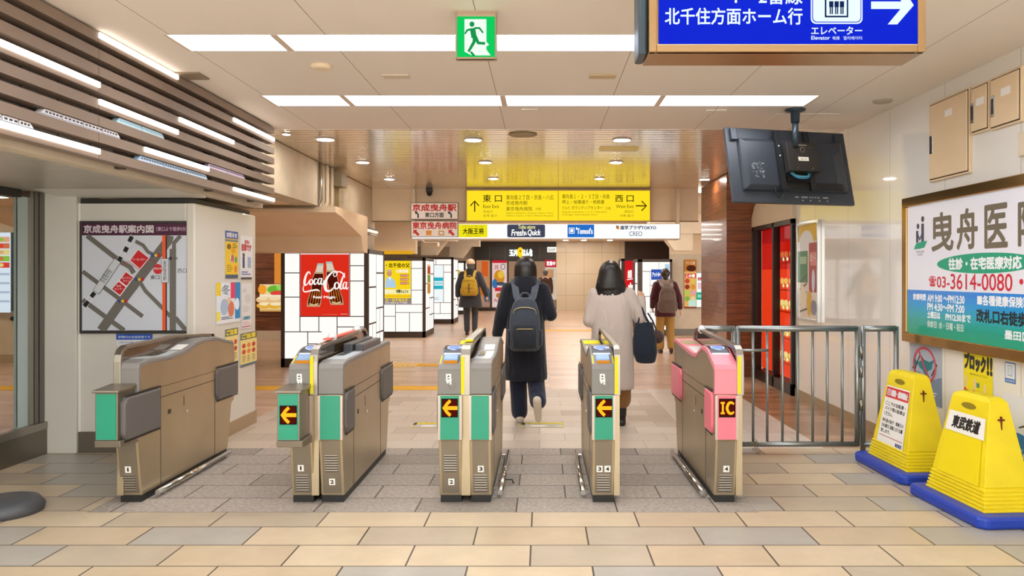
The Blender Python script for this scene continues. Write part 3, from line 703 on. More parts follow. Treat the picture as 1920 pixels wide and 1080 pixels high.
t = railing(fx(1312), fx(1376), [fx(1342)], 'short steel railing reaching behind the pink gate', left=False)
MB().tube([(fx(1376), 6.238, .84), (fx(1438), 6.238, .84)], .012).build('tie_bar', m_rail, t)
railing(fx(1383), fx(1607), [fx(x) for x in (1412, 1438.5, 1467, 1495.5, 1523.5, 1551, 1579)], 'long steel railing of upright bars between pink gate and wall')
t = railing(fx(1618), fx(1680), [fx(1648)], 'narrow hinged steel railing against the glossy wall', foot=(fx(1618),))
for z in (.35, .62, .78): MB().cyl((fx(1612), 6.25, z), (fx(1612), 6.25, z + .09), .014).build('hinge', m_steel2, t)
ch = MB(); 
for k in range(9):
    a = k * .7; cxx, cz = fx(1414) + .012 * math.sin(k * 2.1) + .012 * max(0, k - 5), .11 - .014 * k if k < 7 else .012
    ch.tube([(cxx + .009 * math.cos(q), 6.25 + .006 * math.sin(q + a), cz + .011 * math.sin(q)) for q in [j * math.tau / 8 for j in range(9)]], .003, 6)
tag(ch.build('chain', m_steel), 'small chain hung on the foot of the long railing', 'chain')
# ---------------------------------------------------------------- lit and printed signs
def lit(h, e=1.): return M(h, .45, emit=round(e * .68, 3))
K = '#2a2416'
# blue elevator sign overhead
def panel_thing(name, label, cat, x0, y0, x1, y1, Y, depth, frame_m, t_px, group=None):
    a = W(x0, y0, Y); b = W(x1, y1, Y); th = thing(name, label, cat, ((a[0] + b[0]) / 2, Y + depth / 2, b[2]), group)
    s = t_px / F * Y
    MB().box(a[0], b[0], Y + .012, Y + depth, b[2], a[2]).build('body', frame_m, th)
    f = MB()
    for q in ((a[0], a[0] + s, b[2], a[2]), (b[0] - s, b[0], b[2], a[2]), (a[0] + s, b[0] - s, b[2], b[2] + s), (a[0] + s, b[0] - s, a[2] - s, a[2])): f.box(q[0], q[1], Y - .004, Y + .03, q[2], q[3])
    f.build('frame', frame_m, th, bevel=.003)
    return th
Yb = 3.3
m_gold = M('#b08e62', .3, .75)
th = panel_thing('hanging_sign', 'blue lit elevator sign with white arrow hung from the ceiling', 'sign', 1217, -98, 1735, 97, Yb, .22, m_gold, 14)
p = front_print(1235, -82, 1720, 84, Yb + .004); b0, wht, nv = lit('#0426e0', .9), lit('#e4f4ff', 1.1), lit('#0a2a66', .6)
p.rect(0, 0, 485, 166, b0)
def q(x, y): return (x - 1235, y + 82)
p.text('北千住方面ホーム行', *q(1247, 15), *q(1504, 46), wht, bold=.55)
p.text('1・2番線', *q(1378, -24), *q(1504, 8), wht, bold=.55)
def rrect(p, x0, y0, x1, y1, r, m):
    pts = []
    for cx, cy, a in ((x1 - r, y0 + r, -90), (x1 - r, y1 - r, 0), (x0 + r, y1 - r, 90), (x0 + r, y0 + r, 180)):
        for k in range(6): t = math.radians(a + 18 * k); pts.append((cx + r * math.cos(t), cy + r * math.sin(t)))
    return p.poly(pts, m)
def rr(x0, y0, x1, y1, r, m): rrect(p, x0 - 1235, y0 + 82, x1 - 1235, y1 + 82, r, m)
rr(1520, -52, 1617, 45, 10, wht); rr(1522.5, -49.5, 1614.5, 42.5, 9, b0); rr(1524, -48, 1613, 41, 8, wht); rr(1546, -24, 1590, 33, 1, nv); rr(1549, -21, 1587, 30, 1, wht)
for x in (1558, 1568, 1578):
    p.ell(*q(x, -4), 3.2, 3.2, nv); p.rect(*q(x - 4, 3), *q(x + 4, 14), nv); p.rect(*q(x - 3, 14), *q(x - .6, 27), nv); p.rect(*q(x + .6, 14), *q(x + 3, 27), nv)
p.poly([q(1562, -42), q(1569, -30), q(1555, -30)], nv); p.poly([q(1575, -30), q(1582, -42), q(1568, -42)], nv)
p.text('エレベーター', *q(1521, 50), *q(1616, 65), wht, bold=.3); p.text('Elevator', *q(1521, 67.5), *q(1556, 74.5), wht, bold=.15); p.text('电梯', *q(1561, 68), *q(1574, 75), wht); p.text('엘리베이터', *q(1581, 68), *q(1616, 75), wht)
p.line([q(1633, 10), q(1708, 10)], 14, wht); p.poly([q(1690, -26), q(1713, 10), q(1682, 46), q(1664, 46), q(1694, 10), q(1672, -26)], wht)
p.build('lit_panel', th)
MB().box(W(1199, 0, Yb)[0], W(1216, 0, Yb)[0], Yb + .03, Yb + .20, W(0, 98, Yb)[2], CZ - .02).build('side_plate', M('#3d4a52', .35, .4), th, bevel=.01)
MB().cyl((.6, Yb + .1, 2.8), (.6, Yb + .1, CZ), .015).cyl((1.5, Yb + .1, 2.8), (1.5, Yb + .1, CZ), .015).build('hanger', m_steel2, th)
# emergency exit sign
Ye = 4.2
th = panel_thing('exit_sign', 'green emergency exit sign with running figure under the ceiling', 'exit sign', 854, 23, 931, 110, Ye, .05, M('#b09a80', .4, .3), 3)
MB().box(W(856, 0, Ye)[0], W(929, 0, Ye)[0], Ye + .0, Ye + .05, W(0, 31, Ye)[2], CZ).build('mount', M('#b8a288', .45), th)
p = front_print(856, 31, 929, 107, Ye + .0); gn, wh = lit('#08d060', 1.0), lit('#f2fff4', 1.05); gd = lit('#12a052', .9)
p.rect(0, 0, 73, 76, gn); p.rect(15, 5, 56, 53, wh); p.poly([(15, 53), (56, 53), (56, 62), (64, 73), (29, 73), (15, 66)], wh)
p.ell(29, 14.5, 4.6, 5, gd); p.line([(30, 22), (33, 40)], 10, gd); p.line([(28, 24), (20, 26), (16, 33)], [4, 4, 3], gd); p.line([(34, 22), (43, 22), (50, 31)], [4, 4, 3], gd)
p.line([(34, 38), (33, 48), (25, 62), (22, 66)], [7, 6, 5, 4], gd); p.line([(35, 38), (41, 50), (54, 51)], [7, 6, 5], gd); p.poly([(56, 48), (61, 53), (58, 56), (53, 53)], wh); p.poly([(24, 66), (29, 66), (36, 74), (30, 74)], gd)
p.build('lit_panel', th)
# yellow exit directions sign
Yy = 12.9
th = panel_thing('direction_sign', 'wide yellow lit sign for East Exit and West Exit on the bulkhead', 'sign', 873, 355, 1221, 416, Yy, .085, M('#c9a578', .5), 2.5)
p = front_print(875.5, 357.5, 1218.5, 413.5, Yy - .002); ye, dk, md = lit('#fde022', 1.1), lit('#4a3a08', .5), lit('#8a7410', .8)
def q(x, y): return (x - 875.5, y - 357.5)
p.rect(0, 0, 343, 56, ye); p.rect(*q(1046.3, 358), *q(1047.3, 413), md)
p.line([q(890, 397), q(890, 377)], 2.2, dk); p.line([q(882, 386), q(890, 377), q(898, 386)], 2.2, dk)
p.text('東', *q(905.5, 365), *q(920.5, 379), dk, bold=.15); p.text('口', *q(928, 366.5), *q(941, 378.5), dk, bold=.15)
p.text('East Exit', *q(906, 384), *q(936, 390), dk); p.text('东出口', *q(906, 394), *q(923, 399), md); p.text('동쪽 출구', *q(906, 402), *q(932, 407), md)
p.text('東向島２丁目・京島・八広', *q(949, 365.5), *q(1038, 374.5), dk); p.text('京成曳舟駅', *q(949, 376.5), *q(989, 384.5), dk); p.text('東京曳舟病院', *q(949, 387.5), *q(998, 395.5), dk); p.text('方面', *q(1004, 389), *q(1014, 394), md)
p.text('Higashi-mukojima 2 / Kyojima, Yahiro / Keisei', *q(949, 398), *q(1037, 401.5), md); p.text('Hikifune Station, Tokyo Hikifune Hospital', *q(949, 403), *q(1037, 406.5), md)
p.text('東向島１・２・３丁目・向島', *q(1054, 364), *q(1143, 372.5), dk); p.text('押上・桜橋通り・税務署', *q(1054, 375), *q(1133, 382.5), dk); p.text('すみだ', *q(1054, 387), *q(1069, 393), md); p.text('ボランティアセンター', *q(1072, 386), *q(1130, 393), dk); p.text('方面', *q(1135, 388), *q(1145, 393), md)
p.text('Higashi-mukojima 1, 2, 3 / Mukojima', *q(1054, 396), *q(1138, 399.5), md); p.text('Oshiage, Sakurabashi Dori', *q(1054, 401), *q(1120, 404.5), md)
p.text('西', *q(1153.5, 366), *q(1168, 378.5), dk, bold=.15); p.text('口', *q(1175, 366.5), *q(1188, 378.5), dk, bold=.15); p.text('West Exit', *q(1155, 384), *q(1188, 390), dk); p.text('西出口', *q(1171, 394), *q(1188, 399), md); p.text('서쪽 출구', *q(1162, 402), *q(1188, 407), md)
p.line([q(1192, 386), q(1212, 386)], 2.2, dk); p.line([q(1203, 377), q(1212, 386), q(1203, 395)], 2.2, dk)
p.build('lit_panel', th)
# white strip with shop names
Yw = 12.6
a, b = W(771, 419, Yw), W(1276, 449, Yw)
th = thing('shop_name_board', 'long white lit board with four shop names under the yellow sign', 'sign', ((a[0] + b[0]) / 2, Yw + .15, b[2]))
MB().box(a[0], b[0], Yw + .004, Yw + .30, b[2], a[2]).build('body', M('#e2d5c4', .45), th, bevel=.01)
MB().box(a[0], a[0] + .05, Yw + .1, Yw + .2, a[2], CZ - .02).box(b[0] - .05, b[0], Yw + .1, Yw + .2, a[2], CZ - .02).build('hanger', m_cream, th)
p = front_print(773, 420.5, 1274, 447, Yw); wl = lit('#fdfbf8', 1.3)
def q(x, y): return (x - 773, y - 420.5)
p.rect(0, 0, 501, 26.5, wl)
p.rect(*q(860, 421), *q(914, 445), lit('#f6ea12', 1.)); p.text('大阪王将', *q(868, 428), *q(907, 439), lit('#3a3410', .4), bold=.3); p.text('もちもちもちの 羽根つき餃子', *q(867, 423), *q(907, 426), lit('#a09018', .7)); p.text('OSAKA OHSHO', *q(873, 441), *q(901, 443.5), lit('#a09018', .7))
g1 = lit('#454a60', .9); rrect(p, *q(951, 421), *q(1022, 445), 3, g1)
p.text('Tobu store', *q(971, 422), *q(1003, 429), lit('#f4f0a0', 1.), skew=.15, bold=.2); p.text('Fresh', *q(959, 430.5), *q(983, 442), wl, bold=.3, skew=.1); p.text('&', *q(984, 434), *q(988, 441), wl); p.text('Quick', *q(989, 430.5), *q(1013, 443), wl, bold=.3, skew=.1)
p.rect(*q(1064, 421), *q(1114, 445), lit('#2272d0', 1.)); p.frame(*q(1067, 427), *q(1077, 438), 1, wl); p.rect(*q(1069.5, 429.5), *q(1074.5, 435.5), wl); p.text("Tomod's", *q(1082, 428), *q(1111, 438.5), wl, bold=.3); p.rect(*q(1080, 426), *q(1082, 431), wl)
p.rect(*q(1150, 421), *q(1234, 446), lit('#f0f4fc', 1.2)); p.ell(*q(1158, 426.5), 2.8, 3.5, lit('#e0402a', 1)); p.ell(*q(1156.5, 425), 1.6, 2.2, lit('#38a048', 1)); p.ell(*q(1159, 429), 2, 1.6, lit('#f0b020', 1))
p.text('進学プラザTOKYO', *q(1163, 423), *q(1230, 430.5), lit('#2a2a40', .5), bold=.25); p.text('CREO', *q(1180, 434), *q(1204, 442.5), lit('#5a5a60', .6))
p.build('lit_panel', th)
# two white and red boards beside them
def red_board(y0, y1, label):
    a, b = W(770, y0, 12.5), W(859, y1, 12.5); t = thing('hospital_sign' if y0 > 400 else 'station_sign', label, 'sign', ((a[0] + b[0]) / 2, 12.52, b[2]))
    MB().box(a[0], b[0], 12.5, 12.56, b[2], a[2]).build('body', M('#6a5a58', .5), t)
    return t, front_print(770, y0, 859, y1, 12.499)
bw, rd, bk = M('#efe6e0', .5), M('#c01818', .5), M('#1e2626', .5)
t, p = red_board(380, 411.5, 'white board in red characters with two curved black arrows')
p.rect(1.2, 1.2, 87.8, 30.4, bw); p.text('京成曳舟駅', 3.5, 3, 85.5, 15.5, rd, bold=.55); p.text('東口方面', 27, 18.5, 62, 27.5, bk, bold=.3)
for x in (9, 71): p.line([(x + 5, 28.5), (x + 5, 22), (x + 1, 18)], [3.2, 3.2, 2.6], bk); p.poly([(x - 2, 16.5), (x + 4.5, 16.5), (x + .5, 22)], bk)
p.build('face', t)
t, p = red_board(414, 444.5, 'white board in red characters with two red slanting arrows')
p.rect(1.2, 1.2, 87.8, 29.6, bw); p.text('東京曳舟病院', 3.5, 2.5, 86, 15, rd, bold=.5); yl = M('#e0921a', .5); p.text('東', 28, 18, 40, 27.5, yl, bold=.5); p.frame(52, 18.5, 63, 27.5, 2.2, M('#c8a050', .5))
for x in (5, 71): p.line([(x + 10, 27), (x + 3, 20)], 4.6, rd); p.poly([(x, 17), (x + 8, 17), (x, 25)], rd)
p.build('face', t)

# ---------------------------------------------------------------- lit pillars
mun = M('#3d342e', .5); m_box = lit('#fbf7f2', BOX_L)
def pillar(Y, x0, x1, z1, depth, label, sideX, front, side):
    """front(p), side(p) draw the artwork; sideX +1: the flank facing +X shows, -1: the other"""
    t = thing('lightbox_pillar', label, 'advertising pillar', ((x0 + x1) / 2, Y + depth / 2, 0), 'lit advertising pillars')
    MB().box(x0 + .004, x1 - .004, Y + .004, Y + depth, 0, z1).build('core', M('#54473e', .5), t)
    p = Print((x0 + .06, Y, z1 - .07), (x1 - x0 - .12, 0, 0), (0, 0, -(z1 - .07 - .14)), 100, 130); p.rect(0, 0, 100, 130, m_box); front(p, t); p.build('front_lightbox', t)
    xs = x1 if sideX > 0 else x0
    U_ = (0, depth - .1, 0) if sideX > 0 else (0, -(depth - .1), 0); O = (xs + .0 * sideX, Y + .05 if sideX > 0 else Y + depth - .05, z1 - .07)
    p = Print(O, U_, (0, 0, -(z1 - .07 - .14)), 100, 130); p.rect(0, 0, 100, 130, m_box); side(p, t); p.build('side_lightbox', t)
    f = MB()
    for x in (x0, x1 - .06): f.box(x, x + .06, Y - .008, Y + .05, 0, z1)
    f.box(x0, x1, Y - .008, Y + .05, z1 - .07, z1).box(x0, x1, Y - .008, Y + .05, 0, .14)
    for y in (Y, Y + depth - .05): f.box(xs - .05, xs + .008, y, y + .05, 0, z1)
    f.box(xs - .05, xs + .008, Y, Y + depth, z1 - .07, z1).box(xs - .05, xs + .008, Y, Y + depth, 0, .14)
    f.build('frame', m_brown, t, bevel=.003)
    return t
def grid(p, segs, t=1.1):
    for x0, y0, x1, y1 in segs: p.rect(x0 - t / 2, y0 - t / 2, x1 + t / 2, y1 + t / 2, mun)
def side_grid(p, t): grid(p, [(50, 0, 50, 130), (0, 42, 50, 42), (50, 24, 100, 24), (0, 88, 50, 88), (50, 70, 100, 70), (75, 70, 75, 130), (50, 102, 100, 102), (25, 88, 25, 130)], 2)
def coke(p, t):
    grid(p, [(19, 0, 19, 97), (0, 24, 19, 24), (0, 54, 19, 54), (0, 97, 46, 97), (82, 0, 82, 78), (82, 15, 100, 15), (82, 34, 100, 34), (19, 78, 100, 78), (43, 78, 43, 97), (66, 78, 66, 110), (66, 91, 100, 91), (29, 97, 29, 130), (46, 97, 46, 97), (29, 112, 66, 112), (66, 108, 100, 108)])
    X0, Y0, X1, Y1 = 20, 1, 81.5, 77.5
    rdm, wl2 = lit('#e8301e', .95), lit('#fff6f0', 1.1); a = Vector(p.P(X0, Y0)); b = Vector(p.P(X1, Y0)); c = Vector(p.P(X0, Y1)); n = p.N * .01
    s = Print(a + n, b - a, c - a, 350, 495); s.rect(0, 0, 350, 495, rdm)
    # two glass bottles
    gls, col_, lab, capm = lit('#d8b48c', .8), lit('#5a1408', .7), lit('#e8dcc8', .9), lit('#b8c8c0', .9)
    for cx, ty, by, sl in ((145, 72, 420, -52), (205, 58, 405, 58)):
        def B(u, v): return (cx + sl * v + u, ty + (by - ty) * v)
        prof = [(22, 0), (23, .05), (26, .12), (33, .22), (40, .32), (42, .42), (38, .55), (40, .68), (48, .82), (50, .92), (46, 1)]
        s.poly([B(u, v) for u, v in prof] + [B(-u, v) for u, v in prof[::-1]], gls)
        pr2 = [(30, .24), (37, .34), (38, .44), (34, .56), (36, .68), (43, .82), (44, .9), (40, .96)]
        s.poly([B(u, v) for u, v in pr2] + [B(-u, v) for u, v in pr2[::-1]], col_)
        s.poly([B(22, 0), B(24, .2), B(-24, .2), B(-22, 0)], lab); s.poly([B(22, 0), B(22, .05), B(-22, .05), B(-22, 0)], capm)
        for u in (-26, -8, 10, 27): s.line([B(u * .8, .6), B(u, .75), B(u * 1.1, .93)], [3, 6, 3], lit('#e88a30', .9))
        s.line([B(-32, .93), B(0, .965), B(32, .93)], 12, lit('#e8c890', .9))
    Wt = wl2
    def cv(pts, w): s.curve([(x, y) for x, y in pts], w, Wt)
    # flowing script of the drink's name
    cv([(72, 160), (60, 140), (42, 165), (30, 215), (32, 245), (48, 240), (62, 215)], [6, 10, 14, 17, 14, 8, 5])            # C
    cv([(30, 235), (20, 275), (32, 300), (80, 290), (120, 285), (140, 298)], [4, 7, 10, 12, 14, 3])                             # tail under it
    cv([(78, 200), (66, 215), (70, 240), (84, 238), (90, 215), (80, 200)], [7, 11, 12, 9, 10, 7])                            # o
    cv([(122, 200), (106, 198), (98, 225), (106, 242), (120, 225)], [6, 8, 13, 9, 5])                                          # c
    cv([(150, 195), (134, 195), (126, 225), (136, 240), (150, 215), (155, 192)], [6, 8, 12, 9, 6, 7]); cv([(155, 190), (148, 232), (160, 240), (172, 215), (182, 200)], [9, 12, 8, 5, 5])   # a
    cv([(165, 215), (185, 205)], [4, 5])
    cv([(262, 170), (262, 140), (235, 140), (195, 185), (178, 240), (188, 290), (220, 288), (252, 250)], [6, 9, 10, 16, 24, 20, 12, 5])   # C
    cv([(262, 170), (245, 178), (238, 160), (250, 145), (285, 140), (315, 165), (318, 190)], [5, 6, 6, 6, 10, 9, 4])
    cv([(262, 222), (248, 240), (250, 272), (268, 272), (278, 245), (264, 222)], [8, 13, 13, 9, 12, 7])                        # o
    cv([(318, 150), (300, 200), (286, 262), (296, 278), (308, 262)], [8, 12, 14, 9, 5])                                       # l
    cv([(330, 225), (316, 226), (306, 255), (316, 276), (328, 252), (334, 224)], [6, 8, 11, 9, 6, 7]); cv([(334, 222), (328, 266), (336, 278), (345, 262)], [9, 11, 8, 4])   # a
    s.text('Real Magic', 92, 333, 252, 358, Wt, bold=1.); s.text('Recycle me', 290, 475, 338, 484, Wt); s.text('Coca-Cola Bottlers', 160, 478, 270, 484, lit('#f0a090', .9))
    s.build('poster', t)
def ramen_ad(p, t):
    grid(p, [(29, 0, 29, 80), (0, 30, 29, 30), (79, 0, 79, 80), (79, 14, 100, 14), (79, 54, 100, 54), (0, 80, 100, 80), (26, 80, 26, 102), (0, 102, 50, 102), (50, 80, 50, 130), (50, 95, 100, 95), (76, 95, 76, 130)])
    a, b, c = Vector(p.P(30, 0)), Vector(p.P(78.5, 0)), Vector(p.P(30, 79)); s = Print(a + p.N * .006, b - a, c - a, 250, 400)
    yy, dk_, or_, wl_ = lit('#ffdc1c', 1.), lit('#3a2c10', .4), lit('#d07038', .9), lit('#fffaf0', 1.)
    s.rect(0, 0, 250, 400, yy); s.text('・北千住の父', 12, 22, 238, 62, dk_, bold=1.5); s.ell(45, 115, 24, 32, lit('#d8a078', .9)); s.ell(45, 92, 24, 12, lit('#dcc0a8', .9))
    s.poly([(4, 250), (10, 180), (30, 150), (62, 150), (100, 190), (112, 250)], lit('#b4d4ec', 1.)); s.poly([(36, 150), (60, 150), (52, 190)], wl_); s.text('大衆酒場', 108, 80, 225, 112, wl_, bold=1.)
    for y in (125, 160, 195): s.rect(148, y, 230, y + 26, or_); s.text('お好み焼', 153, y + 5, 225, y + 21, wl_)
    s.rect(0, 265, 250, 310, lit('#fff4b0', 1.)); s.text('特製もんじゃ', 112, 268, 226, 300, dk_, bold=1.); s.text('焼ビーフン', 10, 268, 80, 300, wl_, bold=1.); s.rect(0, 348, 250, 400, lit('#9c8c88', .9)); s.text('父・北千住の父', 8, 352, 220, 376, yy, bold=1.); s.text('03-6812-7700', 8, 380, 215, 396, wl_)
    s.rect(0, 325, 250, 332, lit('#f0a820', 1.)); s.build('poster', t)
def teal_ad(p, t):
    grid(p, [(64, 0, 64, 12), (0, 12, 100, 12), (82, 12, 82, 94), (82, 28, 100, 28), (0, 94, 100, 94), (74, 94, 74, 118), (0, 118, 100, 118)])
    a, b, c = Vector(p.P(28, 14)), Vector(p.P(81, 14)), Vector(p.P(28, 92)); s = Print(a + p.N * .006, b - a, c - a, 60, 80); tl = lit('#28b4c8', 1.)
    s.rect(0, 0, 60, 80, lit('#eef6f8', 1.1)); s.rect(20, 26, 60, 34, tl); s.rect(0, 36, 60, 42, lit('#a8e0e8', 1.)); s.rect(12, 44, 60, 52, tl); s.text('CLINIC', 10, 70, 50, 76, lit('#9ab', 1.)); s.build('poster', t)
def plain(p, t): grid(p, [(30, 0, 30, 130), (30, 40, 100, 40), (0, 70, 30, 70), (65, 40, 65, 130), (30, 100, 100, 100)])
def yellow_ad(p, t): plain(p, t); p.rect(35, 20, 90, 55, lit('#e8c030', 1.))
def blue_ad(p, t):
    grid(p, [(0, 18, 60, 18), (28, 18, 28, 130), (28, 45, 100, 45), (60, 0, 60, 18), (0, 66, 28, 66), (28, 96, 100, 96)])
    p.rect(32, 14, 80, 34, lit('#3458b8', 1.)); p.text('アットホーム', 36, 20, 76, 28, lit('#fff', 1.) if False else wl, bold=.4); p.rect(32, 48, 96, 62, lit('#f4d8c8', 1.)); p.text('新築分譲', 36, 50, 92, 60, lit('#c05030', .9), bold=.5); p.rect(82, 4, 98, 92, lit('#bcd8ec', 1.)); p.text('すみだ', 84, 10, 96, 18, lit('#5078a0', .9))
pillar(12.1, -4.09, -2.73, 1.85, 1.2, 'lit pillar with the red soft drink bottle poster, nearest the gates', 1, coke, side_grid)
def side_menu(p, t):
    side_grid(p, t); p.rect(20, 6, 62, 62, lit('#e8d0a0', .9)); p.rect(24, 10, 58, 24, lit('#c04028', .9)); p.rect(24, 26, 58, 40, lit('#7a9a40', .9)); p.rect(24, 42, 58, 60, lit('#d08838', .9))
pillar(17.8, -4.06, -2.70, 1.84, 1.4, 'lit pillar with the yellow restaurant poster of a seated man', 1, ramen_ad, side_menu)
pillar(22.8, -3.99, -2.63, 1.97, 1.3, 'lit pillar with the pale teal striped poster', 1, teal_ad, side_grid)
pillar(28.3, -4.1, -2.82, 1.95, 1.2, 'furthest lit pillar with a small yellow sign, by the ramen shop', 1, yellow_ad, side_grid)
pillar(18.4, 2.32, 3.09, 1.82, 1.0, 'lit pillar with a blue notice beside the beige poster wall', -1, blue_ad, side_grid)
def red_ad(p, t):
    p.rect(-4, -4, 104, 136, lit('#dc1c22', .95)); w2 = lit('#fff2ec', 1.1); p.text('創業', 14, 22, 34, 40, w2, bold=.8); p.text('寿司', 16, 52, 66, 112, w2, bold=2.); p.line([(10, 44), (60, 40)], 2, w2)
pillar(24.0, 2.5, 3.25, 1.95, .9, 'red lit sign pillar with white characters past the woman in beige', -1, red_ad, side_grid)

# ---------------------------------------------------------------- ramen shop across the end of the hall
def shop():
    Y = 31.0
    t = thing('ramen_shop_front', 'dark shop front with lit white and yellow sign at the hall end', 'shop front', (-.95, Y, 0))
    x0, x1 = W(890, 0, Y)[0], W(1045, 0, Y)[0]
    MB().box(x0, x1, Y + .05, Y + .3, W(0, 487, Y)[2], 2.78).build('fascia', M('#38332e', .5), t)
    p = front_print(890, 460, 1045, 487, Y + .04); p.rect(0, 0, 155, 27, M('#2c2825', .5)); sl = M('#4a453e', .5)
    for k in range(7): p.rect(28, 4 + 3 * k, 56, 5 + 3 * k, sl); p.rect(122, 4 + 3 * k, 155, 5 + 3 * k, sl)
    for x in (27, 57, 121): p.rect(x, 0, x + .8, 27, M('#6a6258', .5))
    p.text('玉丼', 65, 8, 81, 20, lit('#f0fff8', 1.6), bold=.6); p.ell(85.5, 13, 6, 9.5, lit('#f8c818', 1.3)); p.ell(85.5, 11, 1.5, 2, lit('#a06010', .8)); p.text('はん也', 90, 7, 108, 20, lit('#f0fff8', 1.6), bold=.6)
    p.rect(136, 3, 154, 13, lit('#f4f4ec', 1.2)); p.text('EXP', 139, 6, 151, 11, lit('#404020', .4)); p.build('sign_band', t)
    p = front_print(890, 487, 1045, 581, Y + .06); p.rect(0, 0, 155, 94, M('#a08870', .5)); p.rect(0, 0, 155, 3, m_dark); p.rect(0, 90, 155, 94, m_dark)
    for x in (0, 29, 61, 91, 152): p.rect(x, 0, x + 3, 94, m_dark)
    p.rect(94, 3, 120, 90, lit('#d8b088', .5)); p.build('window_wall', t)
    for i, (a, b_, c_, d, lb) in enumerate(((893, 488, 918, 575, 'orange'), (923, 488, 950, 576, 'red'), (1022, 487, 1044, 562, 'menu'))):
        p = front_print(a, b_, b_ and c_, d, Y + .02); w, h = c_ - a, d - b_
        if lb == 'menu': p.rect(0, 0, w, h, lit('#e8d8c4', .8)); p.rect(0, 0, w, 14, lit('#c8283c', .9)); p.text('営業中', 3, 3, w - 3, 11, wl, bold=.2); p.rect(4, 18, 16, 34, lit('#d8a070', .8)); p.rect(3, 38, 18, 66, lit('#e4c8a8', .8))
        elif lb == 'red':
            p.rect(0, 0, w, h, lit('#f0d4d0', .9)); p.rect(0, 0, w, 5, lit('#d02030', .9)); p.ell(13, 32, 10, 14, lit('#e09028', .9)); p.ell(16, 27, 6, 7, lit('#f0c848', .9)); p.ell(5, 44, 5, 9, lit('#3a78b8', .9)); p.ell(16, 44, 9, 3.5, lit('#4a5a70', .8))
            p.rect(5, 51, w, 58, lit('#d43040', .9)); p.ell(13, 66, 6, 5, lit('#b87830', .9)); p.text('九州屋', 3, 72, 23, 78, lit('#c02030', .9), bold=.2); p.ring(20, 12, 4, 5, 1, lit('#303040', .5)); p.text('丼', 4, 8, 12, 18, lit('#c02030', .9))
        else: p.rect(0, 0, w, h, lit('#e0a070', .7)); p.rect(10, 2, 22, 30, lit('#e86828', .8)); p.ell(12, 52, 8, 14, lit('#d87820', .8)); p.ell(20, 66, 6, 16, lit('#4a6890', .7)); p.rect(0, 78, w, h, lit('#c09880', .7))
        p.build('window_poster', t)
shop()
# ---------------------------------------------------------------- boards at the exit wall behind the man in burgundy
def board(name, label, cat, px, Y, draw, depth=.02, m=None, group=None):
    x0, y0, x1, y1 = px; a, b = W(x0, y0, Y), W(x1, y1, Y)
    t = thing(name, label, cat, ((a[0] + b[0]) / 2, Y, b[2]), group)
    MB().box(a[0], b[0], Y + .001, Y + depth, b[2], a[2]).build('board', m or m_dark, t)
    p = front_print(x0, y0, x1, y1, Y); draw(p); p.build('print', t); return t
def bread_ad(p):
    p.rect(0, 0, 23, 90, lit('#e8b468', .95)); p.rect(0, 0, 23, 22, lit('#c87830', .9)); p.ell(13, 16, 9, 6, lit('#5a2818', .8)); p.text('パン工房', 3, 3, 20, 9, lit('#fff0d0', 1.)); p.rect(1, 26, 22, 34, lit('#e04028', .9)); p.text('この春', 3, 27, 20, 33, wl, bold=.2)
    for k, c_ in enumerate(('#d84838', '#f0c858', '#a03828', '#e89838', '#b8d858', '#f0a8b8', '#88b848', '#e8e0b0')): p.ell(5.5 + 11 * (k % 2), 40 + 11 * (k // 2), 4.6, 4.6, lit(c_, .9))
    p.rect(8, 76, 22, 88, lit('#c8ecd8', .95)); p.rect(0, 88, 23, 90, lit('#c04020', .9))
board('bakery_poster', 'tall orange food poster on the beige wall behind the burgundy jacket', 'poster', (1283, 487, 1306, 578), 18.66, bread_ad)
def menu2(p):
    p.rect(0, 0, 11, 64, lit('#f2f8f4', 1.1)); p.rect(0, 36, 11, 50, lit('#28b08c', .95)); p.text('禁煙', 2, 8, 9, 14, lit('#d03040', .9), bold=.2); p.rect(2, 40, 9, 46, lit('#88e0c8', 1.)); p.rect(2, 18, 9, 30, lit('#f0c8d0', 1.))
board('notice_poster', 'narrow white and green notice beside the orange food poster', 'poster', (1306, 512, 1318, 577), 18.64, menu2)
# food picture in the wood wall at the back
def sandwich(p):
    p.rect(0, 0, 42, 51, lit('#f0d8a0', 1.)); p.ell(5, 10, 8, 9, lit('#f4a030', 1.)); p.ell(28, 10, 14, 8, lit('#6cb838', 1.)); p.ell(38, 6, 7, 5, lit('#9ad858', 1.)); p.ell(33, 17, 13, 5, lit('#e04838', 1.)); p.rect(0, 20, 42, 23, lit('#f8f0d8', 1.))
    for x in (8, 28): p.ell(x, 29, 15, 7, lit('#e8c088', 1.)); p.ell(x, 26, 11, 4, lit('#f4dcb0', 1.)); p.ell(x, 40, 14, 6, lit('#e8b040', 1.)); p.ell(x + 3, 37, 12, 3, lit('#f8e8c0', 1.))
    p.rect(0, 47, 42, 51, lit('#d8a860', 1.))
board('sandwich_poster', 'lit sandwich picture on the dark wood wall past the kiosk', 'poster', (487, 533, 529, 584), 16.96, sandwich)
tag(MB().box(*[W(x, 0, 16.97)[0] for x in (515, 532)], 16.95, 16.99, W(0, 532, 16.97)[2], W(0, 464, 16.97)[2]).build('wall_light_panel', lit('#e89038', .9)), 'upright orange glowing panel over the sandwich picture', 'light panel')
